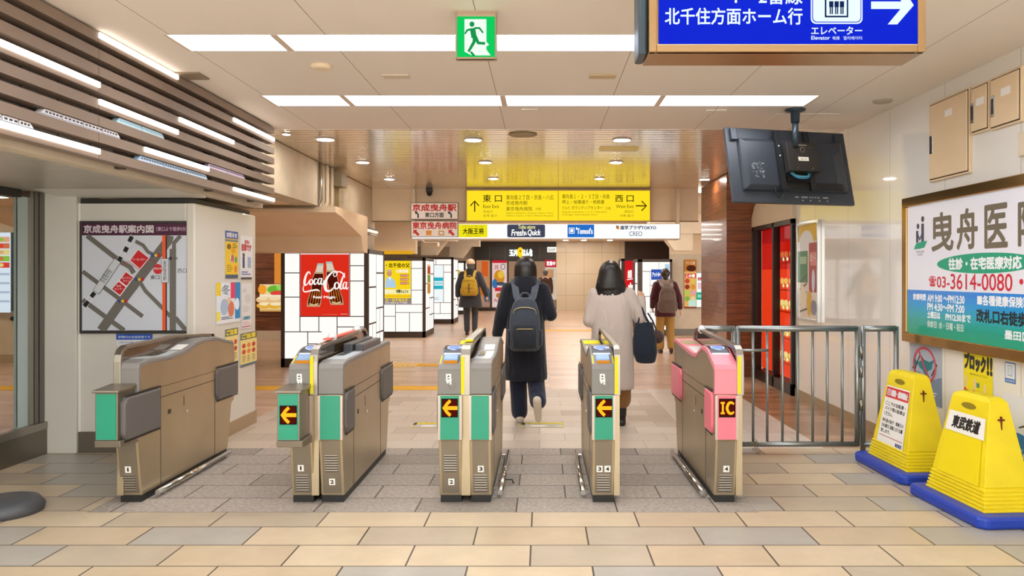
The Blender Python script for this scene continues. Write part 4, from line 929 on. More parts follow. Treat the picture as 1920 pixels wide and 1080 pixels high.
# ---------------------------------------------------------------- map and notices on the kiosk
def kmap():
    Y = 6.284
    t = panel_thing('station_map', 'framed station area map with purple heading on the kiosk', 'map', 149, 414.5, 359, 625.5, Y, .026, M('#33302e', .45), 4.5)
    p = front_print(149, 414.5, 359, 625.5, Y + .003)
    def q(x, y): return ((x / 4.5) + 140 - 149, y / 4.5 + 400 - 414.5)
    rdk, gy, bl, wt, og, rdd, pu = M('#6e6a63', .5), M('#8d8a85', .5), M('#161616', .5), M('#eef0f2', .5), M('#ee5a26', .5), M('#cc1824', .5), M('#4a1838', .5)
    p.rect(*q(62, 185), *q(964, 988), M('#d2d8e2', .5)); p.rect(*q(42, 70), *q(980, 186), pu)
    p.text('京成曳舟駅案内図', *q(78, 100), *q(665, 165), M('#d8cdd4', .5), bold=.55); p.text('（東口より徒歩5分）', *q(690, 113), *q(950, 150), M('#c8a8bc', .5), bold=.15)
    def road(pts, w): p.line([q(*a) for a in pts], w / 4.5, rdk)
    road([(105, 188), (385, 405), (470, 455), (500, 505)], 42); road([(68, 490), (370, 715), (575, 870)], 36); road([(68, 730), (270, 880), (420, 988)], 40)
    road([(225, 988), (400, 740), (570, 520), (790, 230), (800, 188)], 78); road([(830, 300), (830, 988)], 54); road([(840, 300), (840, 250), (895, 190)], 34); road([(515, 235), (580, 270), (620, 325), (690, 360)], 30)
    road([(560, 590), (600, 655), (740, 795), (810, 870)], 32); road([(850, 880), (940, 985)], 40)
    p.line([q(490, 188), q(380, 395)], 9, wt); p.line([q(172, 655), q(78, 800)], 9, wt)
    p.line([q(490, 188), q(380, 395)], 7, M('#d2d8e2', .5)); p.line([q(172, 655), q(78, 800)], 7, M('#d2d8e2', .5))
    for a, b in (((487, 195), (463, 240)), ((445, 285), (425, 325)), ((395, 368), (375, 405)), ((172, 668), (142, 705)), ((118, 742), (84, 785))): p.line([q(*a), q(*b)], 8, bl)
    p.line([q(368, 395), q(183, 665)], 14.5, bl); p.line([q(366, 398), q(185, 662)], 13, M('#cfd4da', .5)); p.text('京成曳舟駅', *q(205, 500), *q(330, 555), bl, rot=-.98)
    p.rect(*q(742, 185), *q(770, 988), og); p.rect(*q(770, 185), *q(780, 988), bl); p.rect(*q(732, 380), *q(796, 586), bl); p.rect(*q(735, 383), *q(793, 583), M('#d4d8de', .5)); p.text(vert('東武曳舟駅'), *q(750, 400), *q(778, 566), bl)
    p.poly([q(540, 300), q(636, 376), q(556, 476), q(462, 396)], wt); p.poly([q(540, 308), q(628, 377), q(555, 466), q(472, 396)], rdd); p.text('イトーヨーカドー', *q(482, 378), *q(604, 400), wt)
    p.poly([q(440, 486), q(506, 540), q(388, 702), q(314, 640)], wt); p.poly([q(438, 496), q(498, 542), q(442, 612), q(384, 566)], rdd); p.poly([q(376, 576), q(436, 622), q(388, 690), q(322, 638)], rdd); p.text('ロイヤル', *q(405, 536), *q(480, 556), wt); p.text('タウン', *q(415, 562), *q(470, 580), wt); p.text('曳舟', *q(358, 604), *q(398, 622), wt); p.text('センター', *q(340, 628), *q(422, 646), wt)
    p.line([q(395, 440), q(455, 405), q(556, 478), q(640, 378), q(700, 430)], .9, rdd); p.ell(*q(706, 470), 8.6, 9.3, rdd); p.text('現在地', *q(672, 456), *q(742, 476), wt)
    for x, y in ((687, 355), (548, 558), (407, 740)): p.ell(*q(x - 24, y), 4, 3.2, M('#2a4a90', .5)); p.ell(*q(x + 24, y), 4, 3.2, M('#b02028', .5)); p.ell(*q(x, y), 3, 2.8, M('#e8c818', .5))
    p.text('東口', *q(640, 522), *q(718, 558), bl); p.text('西口', *q(868, 466), *q(945, 502), bl); p.ell(*q(811, 380), 3, 3, bl); p.text('交番', *q(836, 370), *q(872, 390), bl)
    p.build('print', t)
    t = board('notice_sheet', 'small blue and white notice right under the kiosk map', 'notice', (218, 626, 286, 648), 6.305, lambda p: (p.rect(0, 0, 68, 22, M('#d9dde4', .5)), p.rect(0, 0, 68, 11, M('#2254b4', .45)), p.text('駅構内は全面禁煙です', 4, 3.5, 64, 8, M('#e8f0ff', .5)), p.text('ご協力をお願いします', 4, 14, 50, 18, M('#555', .5))), depth=.004, m=M('#cfd3da', .5))
kmap()
def wall_sheet(X, nx, px, name, label, cat, draw, depth=.004, edge=None, group=None, frame=None):
    """a sheet on a wall that runs away from the entrance; px: (x0, y at x0 top, bottom, x1, y at x1 top, bottom)"""
    x0, t0, b0_, x1, t1, b1 = px
    def Yat(x): return abs(X) * F / abs(x - CX)
    ya, yb = Yat(x0), Yat(x1); zt = EYE + (CY - (t0 if True else 0)) / F * ya; zb = EYE + (CY - b0_) / F * ya
    O = Vector((X + nx * (depth + .0006), ya, zt)); U_ = Vector((0, yb - ya, 0)); V_ = Vector((0, 0, zb - zt))
    t = thing(name, label, cat, (X, (ya + yb) / 2, zb), group)
    MB().box(min(X, X + nx * depth), max(X, X + nx * depth), min(ya, yb), max(ya, yb), zb, zt).build('board', edge or M('#c8c6c0', .5), t)
    p = Print(O, U_, V_, 100, 100, .0004); draw(p)
    p.build('print', t)
    if frame:
        a, b_ = min(ya, yb), max(ya, yb); f = MB(); w_ = frame[1]; x_a, x_b = min(X, X + nx * (depth + .02)), max(X, X + nx * (depth + .02))
        f.box(x_a, x_b, a - w_, a, zb - w_, zt + w_).box(x_a, x_b, b_, b_ + w_, zb - w_, zt + w_).box(x_a, x_b, a, b_, zb - w_, zb).box(x_a, x_b, a, b_, zt, zt + w_); f.build('frame', frame[0], t, bevel=.003)
    return t
pw, pk = M('#e8e8ea', .45), M('#2a2a30', .5)
def lines(p, x0, y0, x1, n, dy, m, h=2.2, seed=1):
    r = random.Random(seed)
    for k in range(n): p.rect(x0, y0 + k * dy, x0 + (x1 - x0) * r.uniform(.6, 1), y0 + k * dy + h, m)
def y_poster(p):
    p.rect(0, 0, 100, 100, M('#f0c81e', .45)); p.rect(0, 0, 100, 16, M('#3a5aa8', .5)); p.text('お知らせ', 10, 3, 90, 13, pw, bold=1.); p.rect(0, 18, 100, 22, M('#6a7a90', .5)); p.ell(28, 33, 16, 6, M('#7a5a20', .5)); p.ell(62, 40, 18, 7, M('#e8a020', .5)); lines(p, 55, 26, 95, 3, 3.5, M('#8a6a10', .5), 1.6)
    p.rect(38, 50, 66, 66, pw); p.text('月', 42, 52, 62, 64, M('#c03030', .5), bold=2); p.ell(82, 60, 10, 7, M('#48a070', .5)); lines(p, 10, 72, 60, 4, 4, M('#a07818', .5), 1.8); p.ell(80, 80, 12, 8, M('#e88828', .5)); p.rect(0, 92, 100, 100, M('#4a5a70', .5))
def w_poster(p):
    p.rect(0, 0, 100, 100, pw); p.text('痴漢は', 35, 10, 75, 18, M('#c86868', .5), bold=.8); p.text('犯罪です', 10, 20, 90, 34, M('#c04848', .5), bold=1.5); p.rect(18, 48, 36, 74, M('#4a5270', .5)); p.ell(27, 44, 9, 4.5, M('#503830', .5)); p.rect(58, 48, 90, 74, M('#b8c4d8', .5)); lines(p, 60, 50, 88, 5, 4.6, M('#8898b8', .5), 2); lines(p, 10, 82, 90, 2, 5, M('#3c58a0', .5), 2.4); p.rect(5, 95, 95, 100, M('#4a4640', .5))
def c_poster(p):
    p.rect(0, 0, 100, 100, M('#e4eaf0', .45)); p.rect(0, 0, 18, 32, M('#f0d020', .5)); p.rect(58, 0, 77, 40, M('#e83868', .5)); p.rect(77, 0, 100, 92, M('#2088c8', .5)); p.text('冬', 22, 6, 54, 30, M('#8a98a8', .5), bold=1.); p.ell(32, 60, 16, 20, M('#a8c0d8', .5)); p.ell(60, 66, 13, 20, M('#d8785a', .5)); p.ell(50, 45, 8, 8, M('#e8c8a8', .5)); p.ell(86, 55, 10, 15, M('#e8f4fc', .5)); p.rect(0, 70, 16, 92, M('#f0e060', .5)); lines(p, 20, 84, 70, 2, 4, M('#506078', .5)); p.rect(0, 92, 100, 100, pw)
def pale(p): p.rect(0, 0, 100, 100, M('#e4e2e0', .45)); p.ell(30, 24, 20, 8, M('#d0d4d8', .5)); p.ell(60, 50, 30, 16, M('#d8d4d2', .5)); lines(p, 15, 75, 85, 4, 5, M('#c8c4c4', .5))
def pinkp(p): p.rect(0, 0, 100, 100, M('#ece4e4', .45)); p.rect(10, 14, 90, 40, M('#88b4c4', .5)); p.ell(50, 26, 26, 10, M('#4888a0', .5)); lines(p, 10, 52, 90, 3, 9, M('#d8a8b0', .5), 4); p.rect(4, 84, 96, 90, M('#a83848', .5))
def warn(p, seed=3):
    r = random.Random(seed); p.rect(0, 0, 100, 100, M('#f0dc8c', .45)); p.rect(0, 0, 100, 20, M('#6a7060', .5)); p.text('ご注意', 8, 3, 92, 16, M('#f0d828', .5), bold=1.2)
    for k in range(6): p.ell(20 + 30 * (k % 3), 38 + 18 * (k // 3), 11, 7, M(('#d84030', '#e88830', '#c83838')[k % 3], .5)); lines(p, 10 + 30 * (k % 3), 68, 32 + 30 * (k % 3), 4, 5, M('#7a6a40', .5), 1.8, k + seed)
    p.rect(0, 92, 100, 100, M('#58707c', .5))
XS = KX2 + .002
for px, nm_, lb, dr in (((421, 432, 522, 445, 436, 521), 'posted_notice', 'narrow yellow poster at the top of the kiosk side wall', y_poster), ((449, 441, 524, 472, 444, 522), 'posted_notice', 'white poster with red heading next to the narrow yellow one', w_poster),
    ((404, 530, 609, 449, 527, 600), 'posted_notice', 'colourful poster with pink and blue blocks on the kiosk side wall', c_poster), ((451, 531, 590, 471, 530, 586), 'posted_notice', 'faded whitish poster next to the colourful one', pale),
    ((452, 590, 617, 470, 589, 613), 'posted_notice', 'small pale sheet with a dark pink line under the faded poster', pinkp), ((421, 618, 688, 445, 617, 680), 'posted_notice', 'narrow lower yellow notice, half hidden behind the gate beside the map', lambda p: warn(p, 5)), ((449.5, 626, 690, 480, 624, 684), 'posted_notice', 'wide lower yellow notice at the edge of the kiosk side wall', warn)):
    wall_sheet(XS, 1, px, nm_, lb, 'poster', dr, .006, group='notices on the kiosk side wall')
# ---------------------------------------------------------------- the glossy wall: clinic board and posters
def clinic():
    X = RX - .045; X0 = RX
    ya, yb = 6.30, 4.02; zt, zb = 2.0, .98
    t = thing('clinic_sign', 'large framed clinic board with green ellipse on the glossy wall', 'sign', (RX, (ya + yb) / 2, zb))
    MB().box(X + .004, RX, yb, ya, zb, zt).build('board', m_white, t)
    f = MB(); w_ = .075
    f.box(X - .015, RX, yb - w_, ya + w_, zt, zt + w_).box(X - .015, RX, yb - w_, ya + w_, zb - w_, zb).box(X - .015, RX, ya, ya + w_, zb, zt).box(X - .015, RX, yb - w_, yb, zb, zt); f.build('frame', M('#b08a52', .22, .95), t, bevel=.006)
    p = Print((X, ya, zt), (0, yb - ya, 0), (0, 0, zb - zt), (ya - yb) * 1000, (zt - zb) * 1000, .0004)
    def q(px, py):                                        # photo pixel on the wall's plane -> artwork millimetres
        Y = X * F / (px - CX); return ((ya - Y) * 1000, (zt - (EYE + (CY - py) / F * Y)) * 1000)
    w, h = p.w, p.h
    p.rect(0, 0, w, h, M('#e9eaf6', .3, coat=.3)); zb1 = q(1704, 543)[1]
    cs = ['#2088e4', '#1690e2', '#0c98da', '#06a0c8', '#04a4b0', '#04a298', '#04a088', '#08a080']
    hh = (h - zb1) / 8
    for k, c_ in enumerate(cs): p.rect(0, zb1 + k * hh, w, zb1 + (k + 1) * hh + .5, M(c_, .3, coat=.3))
    br, tl, rd_, wt, nv_ = M('#6f6656', .4), M('#12a07c', .4), M('#d01834', .4), M('#f0f6fa', .4), M('#3a4258', .4)
    for ch, u0, u1 in (('曳', 395, 700), ('舟', 755, 1010), ('医', 1103, 1350), ('院', 1470, 1730)): p.text(ch, u0, 92, u1, 368, br, bold=8)
    # emblem: two figures over a green leaf
    def e(u, v): return (110 + (u + 50) * 1.07, 92 + (v - 81) * .695)
    p.ell(*e(82, 115), 24, 24, nv_); p.ell(*e(12, 190), 22, 22, nv_); p.line([e(0, 240), e(0, 375)], 38, nv_); p.line([e(82, 165), e(82, 375)], 42, nv_); p.line([e(10, 290), e(40, 340), e(72, 290)], 22, nv_)
    p.poly([e(-50, 450), e(-20, 385), e(60, 368), e(150, 362), e(110, 435), e(40, 446)], tl); p.text('HIKIFUNE', 150, 362, 275, 378, nv_); p.text('CLINIC', 170, 384, 255, 400, nv_)
    p.ell(1065, 472, 595, 70, tl, 40); p.text('往診・在宅医療対応', 640, 432, 1500, 512, wt, bold=4)
    p.text('☎', 350, 562, 455, 640, rd_, bold=2); p.text('03-', 470, 566, 650, 645, rd_, bold=2); p.text('3614-0080・0081', 665, 545, 1900, 655, rd_, bold=1.5)
    p.text('診療時間', 100, 700, 300, 750, wt, bold=2); p.text('AM 9:00 ～PM12:30', 330, 702, 850, 756, wt, bold=2.5); p.text('PM 4:30～PM 7:00', 330, 768, 850, 822, wt, bold=2.5); p.text('土曜日は', 330, 832, 520, 882, wt, bold=2.5); p.text('PM12:30まで', 600, 832, 930, 884, wt, bold=2.5); p.text('休診日  水・日曜・祝日', 330, 902, 840, 954, M('#c8dcd4', .4), bold=2)
    p.text('■各種健康保険取扱', 1014, 690, 1660, 756, wt, bold=2.5); p.text('改札口右徒歩1分', 1007, 786, 1690, 872, M('#10202c', .4), bold=4); p.text('墨田区東向島2-38-7', 1330, 905, 2100, 962, wt, bold=2)
    p.build('print', t)
clinic()
XR = RX
def nofish(p):
    p.rect(0, 0, 100, 100, M('#aeb6c4', .45)); p.poly([(0, 60), (30, 48), (60, 62), (100, 50), (100, 100), (0, 100)], M('#7f8fa6', .5)); te = M('#1f7c86', .5)
    p.ell(50, 36, 22, 9, te); p.poly([(30, 34), (12, 26), (20, 42)], te); p.poly([(60, 30), (80, 22), (68, 38)], te); p.poly([(40, 42), (52, 56), (60, 42)], te)
    for a, b in (((16, 48), (34, 20)), ((70, 52), (86, 30)), ((10, 46), (16, 40)), ((38, 22), (46, 28))): p.line([a, b], 3, M('#202428', .5))
    p.ring(48, 36, 34, 30, 4.5, M('#d04858', .5)); p.line([(30, 12), (66, 62)], 4.5, M('#d04858', .5)); lines(p, 10, 74, 90, 5, 4.5, M('#e0e4ea', .5), 2)
wall_sheet(XR, -1, (1707, 641, 745, 1767, 645, 760), 'wall_poster', 'grey poster with red no entry ring above the further yellow stand', 'poster', nofish, .004)
def blockp(p):
    p.rect(0, 0, 100, 100, M('#f2de1a', .45)); p.text('ブロック', 4, 6, 76, 32, pk, bold=2.2, rot=.03); p.text('!!', 82, 7, 97, 34, pk, bold=2); p.text('迷惑行為をみんなでブロック', 22, 37, 84, 41, M('#6a6010', .5)); p.rect(46, 52, 56, 60, M('#4a8a70', .5))
    for x, y, in ((16, 78), (48, 80), (82, 86)):
        p.poly([(x - 7, 100), (x - 7, y + 2), (x + 7, y + 2), (x + 7, 100)], M('#f0f0f0', .5)); p.ell(x, y, 10, 9, M('#e8c8a8', .5)); p.ell(x, y - 6, 10.5, 5, M('#2a201c', .5)); p.ell(x, y + 4, 4, 2, M('#b04038', .5)); p.line([(x - 10, y - 14), (x - 6, y - 34)], 6, M('#e8cdb0', .5)); p.line([(x - 8, y - 14), (x - 11, y - 8)], 7, M('#d84028', .5))
wall_sheet(XR, -1, (1808, 655, 764, 1863, 664, 790), 'wall_poster', 'yellow poster with three people raising arms under the clinic board', 'poster', blockp, .004)
def icon(p): p.rect(0, 0, 100, 100, M('#2a72b8', .45)); p.rect(6, 5, 94, 78, pw); p.frame(26, 14, 74, 66, 4, M('#98b0c8', .5)); p.line([(40, 62), (40, 26), (60, 26), (60, 62)], 4, M('#98b0c8', .5)); p.text('女性専用', 10, 83, 90, 95, pw)
wall_sheet(XR, -1, (1885, 678, 716, 1905, 682, 723), 'wall_sticker', 'small blue and white sticker between yellow poster and the white one', 'sticker', icon, .002)
def white_p(p):
    p.rect(0, 0, 100, 100, M('#e6e6e8', .45)); bl_ = M('#1f78b8', .5)
    for x in (35, 50, 62, 76): lines(p, x, 12, x + 3, 9, 4.6, M('#9aa0a8', .5), 3)
    p.curve([(20, 50), (30, 44), (40, 52), (52, 60)], [2, 3, 3, 1], M('#444', .5)); p.poly([(0, 64), (20, 58), (50, 66), (78, 60), (100, 66), (100, 100), (0, 100)], bl_)
    for k in range(8): p.ell(10 + 12 * k, 76 + 8 * (k % 2), 3, 3, M('#88c0e0', .5))
    p.text('水のいのち', 20, 88, 80, 96, pw)
wall_sheet(XR, -1, (1881, 735, 850, 2060, 760, 950), 'wall_poster', 'white poster with blue wave foot behind the nearer yellow stand', 'poster', white_p, .004)
# framed poster further along the wall
def fposter(p):
    p.rect(0, 0, 100, 100, M('#e6d9cc', .3, coat=.3)); p.rect(0, 0, 100, 18, M('#d8b418', .4)); p.ell(40, 20, 36, 14, M('#e8ecf0', .4)); p.rect(0, 28, 48, 62, M('#4e8a62', .4)); p.rect(54, 20, 100, 72, M('#b04a48', .4)); p.rect(60, 30, 92, 44, M('#d88a84', .4)); p.rect(8, 34, 42, 42, M('#a8c8a8', .4))
    for k in range(5): p.line([(6, 62 + 8 * k), (44, 54 + 9 * k)], 2, M('#5a5a50', .4))
    p.ell(24, 78, 20, 12, M('#ece4d0', .4)); p.ell(56, 84, 12, 14, M('#d8b030', .4)); p.ell(76, 60, 8, 12, M('#c8d8f0', .4)); p.ell(78, 88, 14, 8, M('#8a8898', .4)); p.text('東武カード', 58, 32, 90, 40, pw)
wall_sheet(XR, -1, (1501, 424, 594, 1538, 416, 600), 'framed_poster', 'narrow metal framed poster beside the red food display window', 'poster', fposter, .02, frame=(m_chrome, .03))
# utility doors high on the wall
m_door = M('#e0c7a2', .45, noise=.03)
def cabinet(x0, t0, b0_, x1, hx, label):
    ya, yb = [RX * F / (x - CX) for x in (x0, x1)]; zt = EYE + (CY - t0) / F * ya; zb = EYE + (CY - b0_) / F * ya
    t = thing('utility_cabinet', label, 'wall cabinet', (RX, (ya + yb) / 2, zb), 'beige cabinets high on the glossy wall')
    MB().box(RX - .02, RX, yb, ya, zb, zt).build('frame', m_door, t, bevel=.003)
    MB().box(RX - .03, RX - .012, yb + .02, ya - .02, zb + .02, zt - .02).build('door', m_door, t, bevel=.004)
    d = [o for o in t.children if o.name.startswith('door')][0]
    g_ = MB(); x_ = RX - .0215
    g_.box(x_, x_ + .003, yb + .013, ya - .013, zb + .013, zt - .013); g_.build('gap', m_seam, t)
    yh = ya + (yb - ya) * hx; zh = (zt + zb) / 2 - .02
    MB().box(RX - .034, RX - .028, yh - .022, yh + .022, zh - .07, zh + .07).use(m_chrome).build('handle', m_chrome, d, bevel=.003)
    MB().box(RX - .0355, RX - .033, yh - .012, yh + .012, zh - .05, zh + .05).build('keyhole', m_dark, d)
    yl = (ya + yb) / 2; MB().box(RX - .0315, RX - .029, yl - .07, yl + .03, zt - .15, zt - .10).build('name_label', m_sticker, d)
cabinet(1747, 196, 342, 1823, .09, 'largest beige utility cabinet door, nearest the hanging screen')
cabinet(1826, 164, 254, 1860, .16, 'narrow beige utility cabinet between the two wider ones')
cabinet(1862, 148, 246, 1921, .14, 'smaller square beige utility cabinet above the clinic board')
tag(MB().box(RX - .03, RX, 4.66, 4.87, 2.19, 2.34).build('junction_box', m_cream, bevel=.006), 'small blank cream junction box below the square cabinet', 'junction box')
# red food display window in the side wall
def display():
    X = RX - .01; y0, y1 = 9.24, 10.98; z0, z1 = .14, 2.12
    t = thing('food_display_window', 'tall dark framed window glowing red with pictures of food', 'display window', (RX, (y0 + y1) / 2, 0))
    f = MB(); fw = .06
    ym = 9.98
    for y in (y0, ym, y1 - fw): f.box(X - .03, X + .06, y, y + fw, 0, z1)
    f.box(X - .03, X + .06, y0, y1, z1 - .06, z1).box(X - .03, X + .06, y0, y1, 0, z0).box(X - .02, X + .06, y1 - fw - .09, y1 - fw, 0, z1); f.build('frame', M('#2c201a', .35, .3), t, bevel=.003)
    p = Print((X + .11, y1, z1), (0, y0 - y1, 0), (0, 0, z0 - z1), 174, 198); r1, r2 = lit('#e01808', .85), lit('#f83c14', 1.)
    p.rect(0, 0, 174, 198, r1); p.rect(0, 60, 174, 198, r2); p.rect(0, 0, 174, 24, lit('#c80c10', .7))
    for k, (z, c1, c2) in enumerate(((44, '#a83018', '#d86838'), (78, '#e85818', '#f8b858'), (106, '#f0a030', '#f8d888'), (140, '#f4b848', '#fce8b0'), (172, '#e8a848', '#f8d888'))):
        for x in (96, 112, 132, 152): p.ell(x, z, 12, 6, lit(c1, 1.)); p.ell(x - 3, z - 3, 8, 4, lit(c2, 1.1)); p.ell(x + 3, z + 3, 4, 2.5, lit('#fff0c8', 1.1))
        p.rect(84, z + 8, 174, z + 9.5, lit('#b02808', .7))
    p.text('OPEN', 120, 10, 160, 18, lit('#ffd0a0', 1.)) if False else None
    p.build('food_picture', t)
    for a, b_ in ((y0 + fw, ym), (ym + fw, y1 - fw)): MB().box(X + .02, X + .026, a, b_, z0, z1 - .06).build('glass_pane', gl, t)
    struct(MB().box(RX + .12, RX + .16, 9.2, 11.0, 0, 2.45).build('wall_display_back', m_dark))
display()
# screen seen through the booth's glass
def screen(p):
    p.rect(0, 0, 26, 150, lit('#dfe8f4', 1.)); cs = ('#e8b088', '#d87850', '#f0d890', '#98c848', '#e84838', '#f4c8b0', '#d8d8e0', '#e8ecf4', '#c8d0e0', '#eef2fa')
    for k in range(5): p.rect(1, 8 + k * 12, 24, 18 + k * 12, lit(cs[k], .9)); p.ell(8, 13 + k * 12, 5, 3.5, lit(cs[(k + 3) % 5], .9))
    for k in range(4): p.rect(1, 76 + 17 * k, 24, 80 + 17 * k, lit('#b8c4d8', .9))
board('menu_screen', 'tall lit menu screen seen through the glass', 'screen', (-6, 436, 23, 583), 12.6, screen, .06, M('#4a5660', .4))
tag(MB().cyl((W(18, 598, 12.6)[0], 12.66, W(0, 598, 12.6)[2]), (W(18, 598, 12.6)[0], 12.69, W(0, 598, 12.6)[2]), .035).build('door_bell', m_dark), 'small round dark knob on the beige wall under the menu screen', 'knob')
# ---------------------------------------------------------------- people
m_skin = M('#d9a888', .5); m_lip = M('#b06a5c', .5); m_eye = M('#f2efe9', .3); m_iris = M('#2a1c14', .2)
def hair_mat(h):
    m = bpy.data.materials.new('hair'); m.use_nodes = True; nt = m.node_tree; b = nt.nodes['Principled BSDF']; N = nt.nodes.new
    b.inputs['Base Color'].default_value = (*lin(h), 1); b.inputs['Roughness'].default_value = .36; b.inputs['Specular IOR Level'].default_value = .55
    g = N('ShaderNodeTexCoord'); mp = N('ShaderNodeMapping'); mp.inputs['Scale'].default_value = (120, 120, 4); nt.links.new(g.outputs['Object'], mp.inputs[0])
    n = N('ShaderNodeTexNoise'); n.inputs['Scale'].default_value = 1; n.inputs['Detail'].default_value = 3; nt.links.new(mp.outputs[0], n.inputs[0])
    bp = N('ShaderNodeBump'); bp.inputs['Strength'].default_value = .45; bp.inputs['Distance'].default_value = .004; nt.links.new(n.outputs[0], bp.inputs['Height']); nt.links.new(bp.outputs[0], b.inputs['Normal'])
    return m
m_hair = hair_mat('#17120f'); m_hair2 = hair_mat('#2b1c15'); m_hair3 = hair_mat('#55504a')
def cloth(h, rough=.85, bump=.25, scale=220, noise=.06):
    key = ('cloth', h, scale)
    if key in _m: return _m[key]
    m = bpy.data.materials.new('cloth_' + h.strip('#')); m.use_nodes = True; nt = m.node_tree; b = nt.nodes['Principled BSDF']; N = nt.nodes.new; L = nt.links.new
    b.inputs['Base Color'].default_value = (*lin(h), 1); b.inputs['Roughness'].default_value = rough; b.inputs['Sheen Weight'].default_value = .25; b.inputs['Specular IOR Level'].default_value = .25
    g = N('ShaderNodeTexCoord'); mp = N('ShaderNodeMapping'); mp.inputs['Scale'].default_value = (9, 9, 3.2); mp.inputs['Rotation'].default_value = (.25, .3, 0); L(g.outputs['Object'], mp.inputs[0])
    n1 = N('ShaderNodeTexNoise'); n1.inputs['Scale'].default_value = 1; n1.inputs['Detail'].default_value = 3; n1.inputs['Distortion'].default_value = .8; L(mp.outputs[0], n1.inputs[0])
    b1 = N('ShaderNodeBump'); b1.inputs['Strength'].default_value = .55; b1.inputs['Distance'].default_value = .05; L(n1.outputs[0], b1.inputs['Height'])
    n2 = N('ShaderNodeTexNoise'); n2.inputs['Scale'].default_value = scale; L(g.outputs['Object'], n2.inputs[0])
    b2 = N('ShaderNodeBump'); b2.inputs['Strength'].default_value = bump; b2.inputs['Distance'].default_value = .006; L(n2.outputs[0], b2.inputs['Height']); L(b1.outputs[0], b2.inputs['Normal']); L(b2.outputs[0], b.inputs['Normal'])
    _m[key] = m; return m
def ribbon(mb, pts, w, t, side):
    """a flat strap through the points; side = direction across its width"""
    pts = [Vector(p) for p in pts]; rs = []
    for i, p in enumerate(pts):
        d = (pts[min(i + 1, len(pts) - 1)] - pts[max(i - 1, 0)]).normalized(); s = Vector(side); s = (s - d * s.dot(d)).normalized(); n = d.cross(s)
        rs.append([tuple(p + s * (a * w / 2) + n * (b * t / 2)) for a, b in ((-1, -1), (1, -1), (1, 1), (-1, 1))])
    return mb.rings(rs, True, smooth=False)
def catmull(c, k=6):
    c = [Vector(p) for p in c]; c = [c[0]] + c + [c[-1]]; out = []
    for i in range(1, len(c) - 2):
        for j in range(k):
            t = j / k; out.append(.5 * (2 * c[i] + (c[i + 1] - c[i - 1]) * t + (2 * c[i - 1] - 5 * c[i] + 4 * c[i + 1] - c[i + 2]) * t * t + (3 * c[i] - c[i - 1] - 3 * c[i + 1] + c[i + 2]) * t ** 3))
    return out + [c[-2]]
def hand(mb, wrist, d, palm_n, thumb, curl=.5, s=1.):
    """palm, four fingers of different lengths bent at the knuckles, and a thumb from the palm's side"""
    w = Vector(wrist); d = Vector(d).normalized(); n = Vector(palm_n); n = (n - d * n.dot(d)).normalized(); a = d.cross(n) * thumb
    for k, (o, L) in enumerate(((.031, .072), (.010, .080), (-.011, .074), (-.031, .058))):
        base = w + d * .078 * s + a * o * s
        mb.cap(w + d * .012 * s + a * o * .55 * s, base, .016 * s, .0125 * s, 8)
        p = base; ang = curl * .5
        for seg, r0, r1 in ((.42, .0095, .009), (.32, .009, .008), (.26, .008, .007)):
            q = p + (d * math.cos(ang) + n * math.sin(ang)) * L * seg * s; mb.cap(p, q, r0 * s, r1 * s, 8); p = q; ang += curl * .8
    b = w + d * .03 * s + a * .03 * s; q = b + (d * .6 + a * .7 + n * .25).normalized() * .038 * s; mb.cap(w + d * .015 * s, b, .017 * s, .014 * s, 8); mb.cap(b, q, .0125 * s, .0105 * s, 8); mb.cap(q, q + (d * .85 + a * .2 + n * .35).normalized() * .032 * s, .0105 * s, .0085 * s, 8)
def shoe(mb, ankle, d, s=1., L=.24, r=.042):
    a = Vector(ankle); d = Vector(d).normalized(); u = Vector((0, 0, 1)); u = (u - d * u.dot(d)); u = u.normalized() if u.length > .3 else Vector((0, 1, 0))
    h = a - u * .045 * s - d * .05 * s
    mb.cap(h, h + d * L * .45 * s, r * s, r * .95 * s); mb.cap(h + d * L * .4 * s, h + d * (L - .04) * s, r * .98 * s, r * .74 * s); mb.cap(a + u * .01 * s, h + d * .06 * s, r * .95 * s, r * s)
